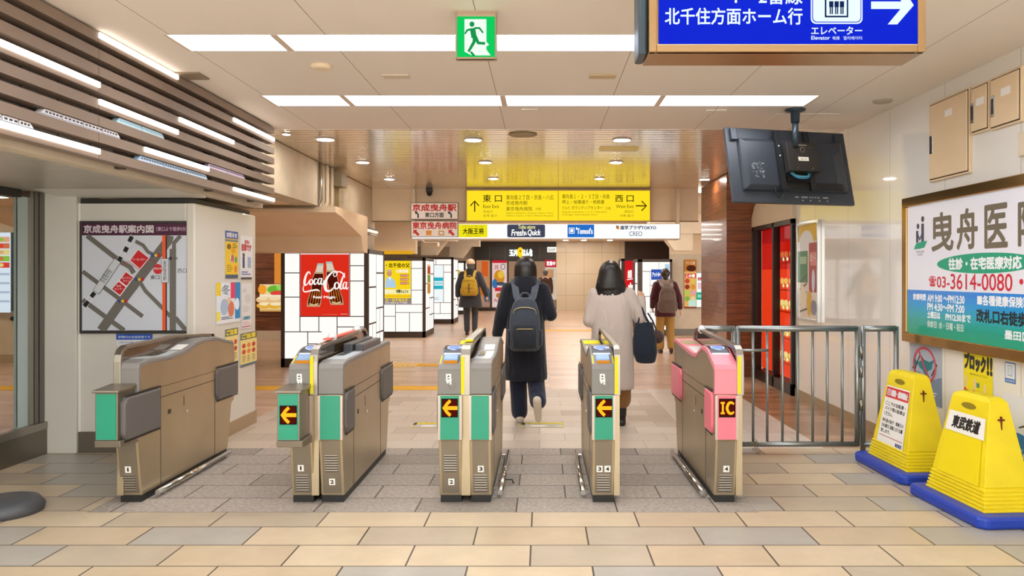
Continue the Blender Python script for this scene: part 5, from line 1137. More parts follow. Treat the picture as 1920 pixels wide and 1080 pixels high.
def person(label, X, Y, H, arms, legs, hairf, coat_rings, coat_m, trousers_m, shoe_m, sleeve=(.068, .055, .045), leg_r=(.088, .072, .062), hands=((.3, 1), (.3, 1)), hem=.10, extra=None, head_tilt=0., shoe_r=.042, hand_n=None):
    s = H / 1.62
    g = thing('person', label, 'person'); S = lambda p: Vector(p) * s
    b = MB()
    b.loft([(0, 0, z * s, rx * s, ry * s) for z, rx, ry in ((.80, .125, .10), (.90, .14, .105), (1.02, .12, .095), (1.18, .135, .10), (1.28, .15, .095), (1.345, .11, .075), (1.375, .05, .05))])
    b.cap(S((0, -.01, 1.34)), S((0, .005, 1.44)), .052 * s, .048 * s)
    hx, hy = head_tilt, .012
    b.ell(S((hx, hy - .008, 1.525)), (.074 * s, .092 * s, .095 * s), 20, 14); b.ell(S((hx, hy + .024, 1.46)), (.056 * s, .066 * s, .066 * s), 16, 12)
    b.cap(S((hx, hy + .085, 1.515)), S((hx, hy + .104, 1.478)), .009 * s, .014 * s); b.ell(S((hx, hy + .078, 1.425)), (.022 * s, .018 * s, .014 * s))
    for k in (-1, 1): b.ell(S((hx + k * .074, hy, 1.495)), (.010 * s, .02 * s, .032 * s)); b.ell(S((hx + k * .03, hy + .078, 1.532)), (.024 * s, .014 * s, .008 * s)); b.ell(S((hx + k * .04, hy + .062, 1.47)), (.022 * s, .02 * s, .022 * s))
    for i, (sh, el, wr) in enumerate(arms):
        b.cap(S(sh), S(el), .047 * s, .038 * s); b.cap(S(el), S(wr), .037 * s, .026 * s)
        d = (Vector(wr) - Vector(el)); sx = -1 if i == 0 else 1
        nrm = hand_n[i] if hand_n and hand_n[i] else (-sx, .15, 0)
        hand(b, S(wr), d, nrm, -sx * (1), hands[i][0], s * hands[i][1])
    for hip, kn, an, fd in legs:
        b.cap(S(hip), S(kn), .078 * s, .052 * s); b.cap(S(kn), S(an), .05 * s, .034 * s); b.cap(S(an), S(Vector(an) + Vector(fd).normalized() * .13 - Vector((0, 0, .035))), .033 * s, .025 * s)
    b.build('body', m_skin, g, voxel=.0065, relax=3)
    e = MB()
    for k in (-1, 1):
        e.use(m_eye).ell(S((hx + k * .03, hy + .075, 1.512)), (.013 * s, .008 * s, .008 * s)); e.use(m_iris).ell(S((hx + k * .03, hy + .081, 1.512)), (.006 * s, .004 * s, .006 * s))
    e.use(m_lip).ell(S((hx, hy + .083, 1.447)), (.022 * s, .008 * s, .006 * s)); e.build('face_features', None, g)
    t = MB()
    for hip, kn, an, fd in legs:
        t.cap(S(hip), S(kn), leg_r[0] * s, leg_r[1] * s); kn_, an_ = Vector(kn), Vector(an); t.cap(S(kn), S(kn_ + (an_ - kn_) * (1 - hem)), leg_r[1] * s, leg_r[2] * s)
    t.loft([(0, 0, z * s, rx * s, ry * s) for z, rx, ry in ((.74, .12, .10), (.84, .152, .118), (.95, .148, .112), (1.02, .13, .1))]); t.build('trousers', trousers_m, g, voxel=.011, relax=5)
    for hip, kn, an, fd in legs:
        q = MB(); shoe(q, S(an), fd, s, r=shoe_r); q.build('shoe', shoe_m, g, voxel=.008, relax=4)
    c = MB(); c.loft([(cx * s, cy * s, z * s, rx * s, ry * s) for cx, cy, z, rx, ry in coat_rings], 32, pw=2.3)
    for sh, el, wr in arms:
        c.cap(S(sh), S(el), sleeve[0] * s, sleeve[1] * s); el_, wr_ = Vector(el), Vector(wr); c.cap(S(el), S(el_ + (wr_ - el_) * .93), sleeve[1] * s, sleeve[2] * s)
    c.build('coat', coat_m, g, voxel=.010, relax=4)
    hairf(g, s, hx, hy)
    if extra: extra(g, s)
    g.location = (X, Y, 0)
    return g
def long_hair(g, s, hx, hy, m=None, low=1.27, flare=1., bob=False):
    b = MB(); y = hy - .022
    b.ell((hx * s, y * s, 1.525 * s), (.094 * s, .104 * s, .104 * s), 24, 16)
    if bob:
        b.loft([((hx - .008) * s, (y - .012) * s, z * s, rx * s, ry * s) for z, rx, ry in ((1.31, .138, .08), (1.35, .148, .098), (1.42, .134, .104), (1.48, .118, .106), (1.535, .108, .106), (1.57, .092, .095), (1.60, .068, .072), (1.625, .02, .02))], 28)
        for k, dz in ((-1, -.03), (1, -.015)): b.cap(((hx + k * .07) * s, (y + .03) * s, 1.50 * s), ((hx + k * .118) * s, (y + .03) * s, (1.335 + dz) * s), .035 * s, .022 * s)
        for x in (-.11, -.06, .0, .05, .1): b.cap(((hx + x) * s, (y - .04) * s, 1.40 * s), ((hx + x * 1.18) * s, (y - .045) * s, (1.31 - .02 * (x < 0)) * s), .035 * s, .014 * s)
    else:
        b.loft([(hx * s, (y - .010) * s, z * s, rx * s, ry * s) for z, rx, ry in ((1.30, .09, .075), (1.36, .108, .090), (1.42, .113, .100), (1.48, .112, .108), (1.54, .106, .108), (1.575, .09, .094), (1.605, .064, .068), (1.627, .02, .02))], 28)
        for k in (-1, 1): b.cap(((hx + k * .072) * s, (y + .04) * s, 1.50 * s), ((hx + k * .098) * s, (y + .055) * s, low * s), .03 * s, .018 * s)
    rr_ = random.Random(3)
    for i in range(30):                                    # loose locks break the lower edge
        a = math.radians(165 + 210 * i / 29); rx, ry, zb = (.138, .082, 1.315) if bob else (.088, .074, 1.305)
        ln = rr_.uniform(.005, .05 if bob else .035); x0_, y0_ = hx + rx * .97 * math.cos(a), y - .012 + ry * .97 * math.sin(a)
        b.cap((x0_ * s, y0_ * s, (zb + .07) * s), ((x0_ * (1.03 if bob else .98)) * s, (y0_ * 1.02) * s, (zb - ln) * s), .016 * s, .006 * s, 8)
    b.build('hair', m or m_hair, g, voxel=.0065, relax=7)
# --- woman in the black coat, stepping through the third aisle
navy = cloth('#171922'); 
def hoodf(g, s):
    b = MB(); b.loft([(0, y * s, z * s, rx * s, ry * s) for y, z, rx, ry in ((-.085, 1.20, .05, .03), (-.09, 1.24, .085, .05), (-.075, 1.30, .112, .075), (-.05, 1.36, .122, .095), (-.035, 1.405, .118, .098), (-.03, 1.44, .108, .092))], 24)
    b.ell((0, .05 * s, 1.36 * s), (.09 * s, .06 * s, .05 * s)); b.build('hood', navy, g, voxel=.009, relax=6)
P1 = person('woman in long black hooded coat and dark jeans, walking away with raised heel', -.165, 7.55, 1.62,
    (((-.165, 0, 1.305), (-.235, -.03, 1.06), (-.28, .05, .855)), ((.165, 0, 1.305), (.245, -.04, 1.06), (.13, .20, 1.08))),
    (((-.075, .0, .84), (-.075, .06, .44), (-.06, .08, .075), (-.1, 1, 0)), ((.08, 0, .84), (.095, .03, .45), (.125, -.22, .235), (.06, .35, -1))),
    long_hair, [(0, 0, .43, .21, .165), (0, 0, .46, .215, .17), (0, 0, .7, .20, .155), (0, 0, 1.0, .185, .14), (0, 0, 1.15, .182, .132), (0, 0, 1.27, .178, .115), (0, 0, 1.335, .14, .09), (0, 0, 1.375, .075, .07)],
    navy, cloth('#1d2438', .8, .3, 300), M('#cfc4b0', .7, noise=.06), sleeve=(.074, .064, .055), leg_r=(.09, .088, .082), extra=hoodf, hem=.06, hands=((.35, .95), (.9, .95)))
tag(MB().box(-.165 + .04, -.165 + .115, 7.80, 7.81, 1.10, 1.24).build('phone', m_black, bevel=.003), 'dark phone held in front of the woman in black', 'phone')
def backpack(label, x, y, z0, w, h, d, body_m, pocket_m, strap_m, zip_m, sh_w, sh_z, group=None, detail=None, lace=False):
    py = y + .13; y0 = y = y - d * .46
    t = thing('backpack', label, 'backpack', (x, y, z0))
    b = MB().loft([(x, y0 - d / 2, z0 + h * k, w / 2 * a, d / 2 * c_) for k, a, c_ in ((0, .72, .6), (.03, .9, .9), (.12, 1, 1), (.5, .97, 1), (.75, .88, .9), (.9, .72, .75), (.98, .5, .5), (1, .3, .3))], 32, pw=3.2)
    b.build('pack', body_m, t)
    b = MB().loft([(x, y0 - d * .92, z0 + h * k, w / 2 * a, d * c_) for k, a, c_ in ((.04, .55, .12), (.08, .74, .2), (.3, .78, .22), (.46, .74, .18), (.5, .6, .1))], 28, pw=3.4); b.build('pocket', pocket_m, t)
    zy = y0 - d * 1.11
    MB().tube([(x - w * .34, zy + .02, z0 + h * .40), (x - w * .2, zy - .004, z0 + h * .42), (x + w * .2, zy - .004, z0 + h * .42), (x + w * .34, zy + .02, z0 + h * .40)], .004, 6).build('zip', zip_m, t)
    MB().tube(catmull([(x - w * .37, y0 - d * .80, z0 + h * .66), (x - w * .3, y0 - d * .93, z0 + h * .78), (x, y0 - d * .97, z0 + h * .82), (x + w * .3, y0 - d * .93, z0 + h * .78), (x + w * .37, y0 - d * .80, z0 + h * .66)]), .004, 6).build('zip', zip_m, t)
    MB().tube(catmull([(x - .04, y0 - d * .35, z0 + h * .97), (x - .03, y0 - d * .4, z0 + h * 1.07), (x + .03, y0 - d * .4, z0 + h * 1.07), (x + .04, y0 - d * .35, z0 + h * .97)]), .009, 8).build('handle', strap_m, t)
    for k in (-1, 1):
        b = MB(); ribbon(b, catmull([(x + k * w * .17, y0 - d * .42, z0 + h * .93), (x + k * w * .26, y0 - d * .25, z0 + h * 1.02), (x + k * sh_w * .85, py - .115, sh_z - .03), (x + k * sh_w, py - .03, sh_z + .03), (x + k * sh_w, py + .06, sh_z + .015), (x + k * sh_w * 1.0, py + .13, sh_z - .13)]), .062, .014, (1, 0, 0)); b.build('strap', strap_m, t)
        if not lace: MB().loft([(x + k * w * .49, y0 - d * .5, z0 + h * q, .018 * a, d * .33 * a) for q, a in ((.08, .6), (.12, 1), (.36, 1), (.4, .8))], 14).build('side_pocket', pocket_m, t)
    if detail: detail(t)
    return t
grayp = cloth('#3a404a', .7, .3, 260); dk = cloth('#23272e', .7, .3, 260)
backpack('dark grey backpack with pale gold zips on the woman in black', -.165, 7.55 - .13, .735, .30, .50, .155, grayp, dk, cloth('#474d58', .75), M('#c9b27a', .35, .6), .115, 1.365,
    detail=lambda t: MB().ell((-.19, 7.55 - .13 - .195, 1.155), (.018, .012, .02)).build('badge', M('#c8ccd0', .3), t))
# --- woman in the beige coat
beige = cloth('#bfb0a5', .9, .3, 180)
def cuff(g, s):
    MB().cap(Vector((.288, .07, 1.13)) * s, Vector((.303, .145, 1.225)) * s, .058 * s, .05 * s).build('cuff', cloth('#d8d8d6', .9), g, voxel=.008, relax=4)
    b = MB().loft([(0, -.005, z * s, rx * s, ry * s) for z, rx, ry in ((1.33, .10, .085), (1.36, .092, .08), (1.40, .075, .07), (1.415, .07, .066))], 24); b.build('collar', beige, g)
P2 = person('woman in long beige coat with black bob, raising one hand', .67, 7.45, 1.594 / 1.632 * 1.62,
    (((-.165, 0, 1.29), (-.225, -.02, 1.03), (-.13, .20, 1.02)), ((.165, 0, 1.29), (.275, -.01, 1.05), (.305, .15, 1.235))),
    (((-.08, .0, .84), (-.085, .02, .44), (-.085, .0, .075), (0, 1, 0)), ((.08, 0, .84), (.09, .04, .44), (.10, .03, .075), (.1, 1, 0))),
    lambda g, s, hx, hy: long_hair(g, s, hx, hy, bob=True), [(0, 0, .36, .215, .16), (0, 0, .39, .22, .165), (0, 0, .65, .215, .16), (0, 0, .95, .20, .148), (0, 0, 1.12, .195, .138), (0, 0, 1.24, .188, .12), (0, 0, 1.31, .15, .095), (0, 0, 1.36, .085, .075)],
    beige, cloth('#8a6234', .85, .3, 160), M('#16130f', .4), sleeve=(.072, .064, .052), leg_r=(.10, .105, .10), hem=.48, extra=cuff, head_tilt=-.012, hands=((.6, .95), (.55, .95)), hand_n=(None, (-.3, 1, .2)))
for k in (-1, 1):
    pass
def boots(g, s):
    for k, (x, y) in enumerate(((-.085, .005), (.10, .03))):
        b = MB().cap(Vector((x, y, .10)) * s, Vector((x * .95, y, .33)) * s, .047 * s, .058 * s); b.build('boot_leg', M('#17140f', .5), g, voxel=.008, relax=3)
loc = P2.location.copy(); P2.location = (0, 0, 0); boots(P2, 1.594 / 1.632); P2.location = loc
def tote():
    x, y, z0 = .67 + .31, 7.42, .60
    t = thing('tote_bag', 'navy tote bag hanging from the beige coated arm', 'bag', (x, y, z0)); m = cloth('#1d2430', .8, .3, 240)
    MB().loft([(x + .015, y, z0 + .0, .05, .04), (x + .012, y, z0 + .01, .09, .055), (x + .005, y, z0 + .10, .118, .07), (x, y, z0 + .24, .112, .06), (x - .005, y, z0 + .36, .092, .035), (x - .005, y, z0 + .395, .085, .022)], 28, pw=2.6).build('pouch', m, t, voxel=.007, relax=14)
    for k, yy in ((0, -.03), (1, .03)):
        MB().tube(catmull([(x - .07, y + yy, z0 + .36), (x - .052, y + yy, z0 + .45), (x - .03, y + yy * .5 + .02, z0 + .535), (x + .0, y + yy, z0 + .46), (x + .055, y + yy, z0 + .36)]), .010, 8).build('handle', cloth('#241e1e', .8) if k else m, t)
    x2 = x + .135
    t = thing('pouch_bag', 'small brown pouch slung behind the navy tote bag', 'bag', (x2, y + .06, .80)); MB().ell((x2, y + .05, .85), (.062, .05, .065), 20, 14).build('pouch', cloth('#4a3430', .8), t)
    MB().tube(catmull([(x2 - .10, y + .03, 1.08), (x2 - .05, y + .04, 1.0), (x2 - .01, y + .05, .90)]), .008, 8).build('strap', cloth('#3a2622', .8), t)
tote()
# --- man with cap far along the hall
charc = cloth('#35363c', .85)
def cap_(g, s):
    m = cloth('#d9bfa0', .85)
    b = MB().loft([(0, -.01 * s, z * s, rx * s, ry * s) for z, rx, ry in ((1.535, .098, .11), (1.56, .101, .113), (1.60, .092, .102), (1.635, .06, .068), (1.648, .02, .02))], 24); b.build('cap', m, g)
    MB().loft([(0, .12 * s, 1.535 * s, .07 * s, .07 * s), (0, .125 * s, 1.543 * s, .07 * s, .07 * s)], 20).build('cap_brim', m, g)
    b = MB().loft([(0, -.01, z * s, rx * s, ry * s) for z, rx, ry in ((1.30, .13, .1), (1.36, .115, .095), (1.42, .095, .085), (1.44, .09, .08))], 24); b.build('hood', cloth('#2b2c30', .9), g, voxel=.012, relax=6)
def short_hair(g, s, hx, hy):
    b = MB().ell((hx * s, (hy - .02) * s, 1.525 * s), (.086 * s, .094 * s, .095 * s), 22, 14).ell((hx * s, (hy - .05) * s, 1.455 * s), (.068 * s, .05 * s, .05 * s)); b.build('hair', m_hair3, g, voxel=.01)
P3 = person('man in grey coat and light cap walking away down the hall', -1.73, 18.6, 1.80,
    (((-.175, 0, 1.30), (-.255, -.05, 1.06), (-.28, .04, .85)), ((.175, 0, 1.30), (.285, -.05, 1.06), (.345, .03, .86))),
    (((-.085, 0, .84), (-.085, .03, .45), (-.075, .02, .075), (-.1, 1, 0)), ((.085, 0, .84), (.09, .10, .46), (.095, -.06, .10), (.1, 1, -.2))),
    short_hair, [(0, 0, .60, .255, .19), (0, 0, .64, .26, .195), (0, 0, .85, .225, .17), (0, 0, 1.05, .20, .15), (0, 0, 1.2, .20, .14), (0, 0, 1.28, .19, .12), (0, 0, 1.33, .14, .09), (0, 0, 1.36, .08, .07)],
    charc, cloth('#3b3c40', .85), M('#2a2622', .5), sleeve=(.082, .072, .058), extra=cap_)
def mesh_marks(t):
    for k in range(5): MB().box(-1.745, -1.715, 18.6 - .14 - .262, 18.6 - .14 - .25, 1.03 + .045 * k, 1.055 + .045 * k).build('patch', M('#3a2c10', .6), t)
must = cloth('#b8952a', .8, .3, 240)
backpack('mustard yellow backpack on the man with the cap', -1.73, 18.6 - .14, .95, .40, .44, .16, must, M('#a98420', .8), must, M('#5a4414', .5), .13, 1.515, detail=mesh_marks)
# --- person in burgundy
burg = cloth('#4c2028', .85)
def scarf(g, s):
    b = MB().loft([(0, y * s, z * s, rx * s, ry * s) for y, z, rx, ry in ((-.06, 1.27, .09, .06), (-.04, 1.32, .12, .085), (-.02, 1.38, .105, .085), (-.01, 1.42, .085, .075))], 24); b.build('hood', cloth('#9a8a80', .9), g, voxel=.011, relax=6)
def bun(g, s, hx, hy):
    b = MB().ell((hx * s, (hy - .02) * s, 1.525 * s), (.088 * s, .098 * s, .098 * s), 22, 14).ell((hx * s, (hy - .075) * s, 1.43 * s), (.05 * s, .045 * s, .05 * s)).ell((hx * s, (hy - .06) * s, 1.47 * s), (.06 * s, .045 * s, .05 * s)); b.build('hair', m_hair2, g, voxel=.009)
P4 = person('person in burgundy jacket and khaki trousers walking towards the beige wall', 2.27, 14.3, 1.565,
    (((-.165, 0, 1.30), (-.235, -.05, 1.06), (-.23, .10, .88)), ((.165, 0, 1.30), (.25, -.05, 1.07), (.29, .0, .86))),
    (((-.085, 0, .84), (-.09, .07, .45), (-.085, .04, .08), (-.1, 1, 0)), ((.085, 0, .84), (.10, .03, .44), (.105, -.08, .10), (.15, 1, -.25))),
    bun, [(0, 0, .70, .19, .15), (0, 0, .73, .20, .155), (0, 0, .9, .192, .145), (0, 0, 1.1, .185, .135), (0, 0, 1.26, .18, .115), (0, 0, 1.33, .135, .09), (0, 0, 1.36, .075, .07)],
    burg, cloth('#a8803f', .85), M('#3a2418', .5), sleeve=(.076, .066, .052), leg_r=(.098, .082, .075), extra=scarf)
taupe = cloth('#76645a', .85, .35, 160)
backpack('taupe backpack on the person in the burgundy jacket', 2.27, 14.3 - .13, .76, .33, .47, .16, taupe, cloth('#6a584e', .85), cloth('#84726a', .85), M('#5a4a42', .5), .115, 1.325)
# --- tiny figure by the shop
P5 = person('tiny distant person in brown by the shop menus', .10, 25.2, 1.62,
    (((-.16, 0, 1.30), (-.2, 0, 1.05), (-.2, .08, .85)), ((.16, 0, 1.30), (.2, 0, 1.05), (.2, .08, .85))),
    (((-.08, 0, .84), (-.08, 0, .44), (-.08, 0, .075), (0, 1, 0)), ((.08, 0, .84), (.08, 0, .44), (.08, 0, .075), (0, 1, 0))),
    short_hair, [(0, 0, .55, .18, .14), (0, 0, .9, .18, .14), (0, 0, 1.26, .17, .115), (0, 0, 1.36, .07, .07)], cloth('#4a3226', .9), cloth('#3a302a', .9), M('#2a2018', .5))
# ---------------------------------------------------------------- hanging screen, stands, fittings
def tv():
    Y = 6.88; cx, cz = (1478 - CX) / F * Y, EYE + (CY - 314) / F * Y
    Yp = 6.70; px_ = (1491 - CX) / F * Yp
    t = thing('hanging_screen', 'large black screen seen from behind, hung on a ceiling pole', 'screen', (px_, Y, cz))
    T = Matrix.Translation((cx, Y - .06, cz)) @ Matrix.Rotation(math.radians(15), 4, 'Z') @ Matrix.Rotation(math.radians(-14), 4, 'X')
    tvm = M('#363c45', .42, noise=.05); tv2 = M('#2e343d', .4); mm = M('#33312f', .4, .3)
    MB().box(-.60, .60, .0, .035, -.345, .345, T).build('panel', tvm, t, bevel=.006)
    MB().box(-.585, .585, .035, .04, -.33, .33, T).build('display', M('#06070a', .12), t)
    b = MB(); rs = []
    for y, e in ((.0, 0), (-.03, .012), (-.055, .045)): rs.append([(x, y, z) for x, z in ((-.5 + e, -.245 + e), (.54 - e, -.245 + e), (.54 - e, .245 - e), (-.5 + e, .245 - e))])
    b.rings(rs, True, T, smooth=False); b.build('rear_cover', tv2, t, bevel=.008)
    MB().box(-.56, -.50, -.03, .0, .22, .33, T).build('corner_bracket', tv2, t, bevel=.006)
    MB().box(.48, .54, -.03, .0, .2, .32, T).build('corner_bracket', tv2, t, bevel=.006)
    for x in (-.17, .12): MB().box(x, x + .05, -.085, -.05, -.25, .30, T).build('mount_arm', M('#1a1c20', .4), t)
    for z in (.06, .15): MB().ell(tuple(T @ Vector((-.145, -.088, z))), (.009, .006, .009)).build('bolt', m_chrome, t)
    MB().box(-.115, .185, -.155, -.085, -.10, .16, T).build('mount_box', mm, t, bevel=.003)
    p = Print(T @ Vector((-.115, -.1565, .16)), T.to_3x3() @ Vector((.30, 0, 0)), T.to_3x3() @ Vector((0, 0, -.26)), 100, 86)
    p.rect(32, 44, 66, 56, M('#d8d4c4', .5)); p.text('No. 2', 40, 47, 58, 53, m_ink); p.ring(50, 22, 7, 7.5, 2.2, m_chrome); p.rect(32, 6, 66, 10, m_chrome)
    for x, y in ((26, 12), (76, 14), (26, 78), (76, 78)): p.ell(x, y, 1.6, 1.6, m_chrome)
    p.build('mount_plate', t)
    p = Print(T @ Vector((-.42, -.0565, .01)), T.to_3x3() @ Vector((.13, 0, 0)), T.to_3x3() @ Vector((0, 0, -.15)), 40, 46); r = random.Random(4); g_ = M('#9aa0a6', .5)
    for k in range(44): x, y = r.uniform(0, 34), r.uniform(0, 44); p.rect(x, y, x + r.uniform(1, 6), y + r.uniform(.8, 2.5), g_)
    p.build('rating_label', t)
    b = MB().box(.40, .405, -.058, -.054, -.16, .14, T).box(.44, .48, -.058, -.054, .10, .13, T).box(.41, .50, -.0565, -.054, -.2, .10, T); b.build('port_strip', M('#3c4046', .4), t)
    MB().box(-.12, .46, -.062, -.05, -.235, -.17, T).box(-.1, .14, -.075, -.05, -.17, -.11, T).build('cable_bay', m_black, t)
    p = Print(T @ Vector((.0, -.002, -.27)), T.to_3x3() @ Vector((.45, 0, 0)), T.to_3x3() @ Vector((0, 0, -.06)), 100, 14)
    for x, w_ in ((0, 8), (14, 14), (32, 3), (38, 3), (44, 3), (50, 4), (62, 12)): p.rect(x, 2, x + w_, 5, g_)
    for x in (15, 32, 52, 70): p.rect(x, 9, x + 3, 12, g_)
    p.build('port_legend_text', t)
    for k, (a, b_, dz) in enumerate(((-.08, .12, -.05), (-.06, .10, -.035))): MB().tube([tuple(T @ Vector(v)) for v in catmull([(a, -.10, -.10), ((a + b_) / 2 - .05, -.12, -.10 + dz), ((a + b_) / 2 + .05, -.12, -.10 + dz), (b_, -.10, -.10)])], .007, 8).build('cable', M(('#3a78a8', '#58b0b8')[k], .4), t)
    MB().tube([tuple(T @ Vector(v)) for v in catmull([(-.22, -.06, -.22), (-.21, -.05, -.29), (-.17, -.04, -.315), (-.14, -.05, -.29), (-.135, -.06, -.23)])], .006, 8).build('cable', M('#16181c', .4), t)
    pm = M('#38444e', .35, .5)
    yt = Y - .10
    bt = (T @ Vector((.03, -.12, .15)))
    MB().tube([(px_, Yp, CZ - .10), (px_, Yp, bt.z - .02)], .027, 16).build('pole', pm, t)
    MB().tube([(px_, Yp, CZ - .12), (px_, Yp, CZ - .03), (px_, Yp, CZ - .02), (px_, Yp, CZ - .006)], [.036, .04, .085, .088], 20).build('ceiling_flange', pm, t)
tv()
# yellow water-filled sign stands on blue feet
m_sy = M('#ecd414', .42, noise=.07, nscale=5); m_sy2 = M('#f0d80c', .38); m_sb = M('#1c3fae', .42, noise=.1, nscale=6)
def stand(label, x, y, rz, face, hgt=.70):
    t = thing('sign_stand', label, 'sign stand', (0, 0, 0), 'yellow sign stands along the glossy wall')
    L, D = .30, .17                                        # half length along the face, half depth; faces -X locally
    def ring(z, l, d): return [(-d, -l, z), (-d + .02, -l - .0, z), (d - .02, -l, z), (d, -l, z), (d, l, z), (d - .02, l, z), (-d + .02, l, z), (-d, l, z)]
    b = MB(); rs = []
    for k in range(6):                                     # ribs at the foot
        z = .07 + k * .022; f_ = 1 - .02 * k; rs += [ring(z, L * f_, D * f_), ring(z + .014, L * f_ - .002, D * f_ - .002), ring(z + .015, L * f_ - .012, D * f_ - .012), ring(z + .021, L * f_ - .012, D * f_ - .012)]
    h = hgt
    for k in range(9):
        q = k / 8; z = .205 + (h - .235) * q; rs.append(ring(z, (L - .035) * (1 - q) + .185 * q, (D - .028) * (1 - q) + .058 * q))
    rs += [ring(h - .012, .165, .05), ring(h, .14, .035)]
    b.rings(rs, True, smooth=False); b.build('stand_body', m_sy, t, bevel=.012)
    def fx_(z): q = (z - .205) / (h - .235); return -((D - .028) * (1 - q) + .058 * q)
    hz = h - .075
    m = MB(); m.prism([(hz * 0 + .07 * math.cos(a), hz + .02 * math.sin(a)) for a in [i * math.tau / 20 for i in range(20)]], fx_(hz) - .004, fx_(hz) + .03); m.build('grip_hole', M('#8f7d0e', .7), t)
    f = MB(); f.prism([(-L - .09, -.21), (-L - .05, -.25), (L + .05, -.25), (L + .09, -.21), (L + .09, .21), (L + .05, .25), (-L - .05, .25), (-L - .09, .21)], 0, .07, 'z', Matrix.Rotation(math.pi / 2, 4, 'Z')); f.build('foot', m_sb, t, bevel=.018)
    MB().box(-.16, .16, -.30, .30, .0, .004).build('foot_underside', m_black, t)
    q0, q1 = .23, h - .13
    sl = (fx_(q1) - fx_(q0)) / (q1 - q0)
    w0 = .20
    def sheet(z0, z1, ya, yb, w, hh):
        O = Vector((fx_(z1) - .003, ya, z1)); Uv = Vector((0, yb - ya, 0)); Vv = Vector((fx_(z0) - fx_(z1), 0, z0 - z1)); return Print(O, Uv, Vv, w, hh, .0006)
    face(t, sheet, h)
    # small mark on the flank
    yq = -((L - .035) * .22 + .185 * .78) - .004; zc = .205 + (h - .235) * .78
    MB().box(-.004, .004, yq - .004, yq + .01, zc - .05, zc + .03).box(-.02, .02, yq - .004, yq + .01, zc + .005, zc + .014).build('flank_mark', M('#6a1c12', .5), t)
    t.location = (x, y, 0); t.rotation_euler = (0, 0, rz)
    return t
def face_rail(t, sheet, h):
    p = sheet(.20, h - .255, .215, -.215, 100, 100); p.poly([(0, 100), (9, 0), (91, 0), (100, 100)], m_sy2); p.build('face_panel', t)
    p = sheet(h - .25, h - .125, .195, -.195, 100, 30); p.poly([(0, 30), (4, 0), (96, 0), (100, 30)], M('#eeece4', .45)); p.text('東武鉄道', 16, 6, 84, 24, m_ink, bold=.9, skew=.15); p.build('name_label', t)
def face_notice(t, sheet, h):
    p = sheet(.185, h - .12, .205, -.205, 100, 135); p.poly([(2, 135), (9, 0), (91, 0), (98, 135)], M('#f0eee8', .45)); p.poly([(10, 3), (90, 3), (91, 27), (9, 27)], M('#d82c34', .45)); p.frame(14, 8, 26, 22, 1.6, pw); p.text('禁', 16, 10, 24, 20, pw); p.text('駐輪・駐車禁止', 29, 8, 87, 22, pw, bold=.9)
    for k, s_ in enumerate(('ここでの自転車・', 'バイク等の駐車は', 'ください。')): p.text(s_, 14, 36 + 12 * k, 86 if k < 2 else 44, 45 + 12 * k, m_ink, bold=.25)
    for k, s_ in enumerate(('歩行者の妨げ・車椅子の', '方の通行に迷惑となりお願', '致します。')): p.text(s_, 12, 76 + 12 * k, 88 if k < 2 else 46, 85 + 12 * k, m_ink, bold=.2)
    p.rect(8, 115, 92, 116.5, M('#c02838', .5)); p.text('東武鉄道', 70, 122, 92, 130, M('#2a3a80', .5), bold=.3); p.build('notice_sheet', t)
stand('yellow stand with red and white no parking notice, further along the wall', 2.70, 5.70, math.radians(2), face_notice, .735)
stand('nearer yellow stand with a blank panel and white name label', 2.70, 4.78, math.radians(4), face_rail, .715)
# dark foot of a barrier post at the photo's edge
t = thing('barrier_post', 'dark grey post on a round foot beside the glazed booth', 'barrier post', (-3.27, 4.72, 0))
MB().tube([(-3.29, 4.72, 0), (-3.29, 4.72, .035), (-3.29, 4.72, .075), (-3.29, 4.72, .09)], [.215, .22, .19, .12], 40).build('foot', M('#4a4c50', .45), t)
MB().cyl((-3.40, 4.72, .08), (-3.40, 4.72, .95), .06).build('post', m_black, t)
# ceiling fittings
def at_ceil(px, py, z=CZ): Y = F * (z - EYE) / (CY - py); return (px - CX) / F * Y, Y
for px, py, w_, d_, lb, m in ((743, 142, .19, .10, 'small blank cover plate on the ceiling, near the exit sign', m_cream), (1130, 142, .19, .10, 'small tan cover plate on the ceiling, near the blue sign', M('#c8b088', .5)), (993, 207, .14, .16, 'square ceiling hatch cover behind the further light strip', m_ceil), (1340, 208, .18, .14, 'flush hatch cover near the hanging screen', m_ceil)):
    x, y = at_ceil(px, py); t = MB().box(x - w_ / 2, x + w_ / 2, y - d_ / 2, y + d_ / 2, CZ - .012, CZ).build('cover_plate', m, bevel=.003); tag(t, lb, 'cover plate', 'cover plates on the ceiling')
x, y = at_ceil(602, 122); tag(MB().tube([(x, y, CZ - .03), (x, y, CZ - .02), (x, y, CZ)], [.05, .07, .075], 24).build('smoke_detector', m_peach), 'round smoke detector on the ceiling by the louvers', 'smoke detector')
x, y = at_ceil(1655, 189); tag(MB().tube([(x, y, CZ - .015), (x, y, CZ)], [.07, .08], 24).build('ceiling_vent', M('#b0a490', .5)), 'small round vent by the top of the glossy wall', 'vent')
x, y = at_ceil(980, 253); tag(MB().tube([(x, y, CZ - .004), (x, y, CZ + .006)], [.14, .15], 28).build('ceiling_speaker', M('#8f7d62', .5)), 'brown round speaker grille in the slatted ceiling', 'speaker')
x, y = at_ceil(1160, 280); tag(MB().box(x - .22, x + .22, y - .1, y + .1, CZ - .006, CZ + .012).build('ceiling_hatch', M('#d9c060', .3)), 'thin access flap in the slatted ceiling by the yellow reflection', 'hatch')
x, y = at_ceil(748, 347); tag(MB().box(x - .2, x + .2, y - .06, y + .06, CZ - .01, CZ + .01).build('ceiling_grille', m_cream), 'small oblong grille at the end of the slatted ceiling', 'grille')
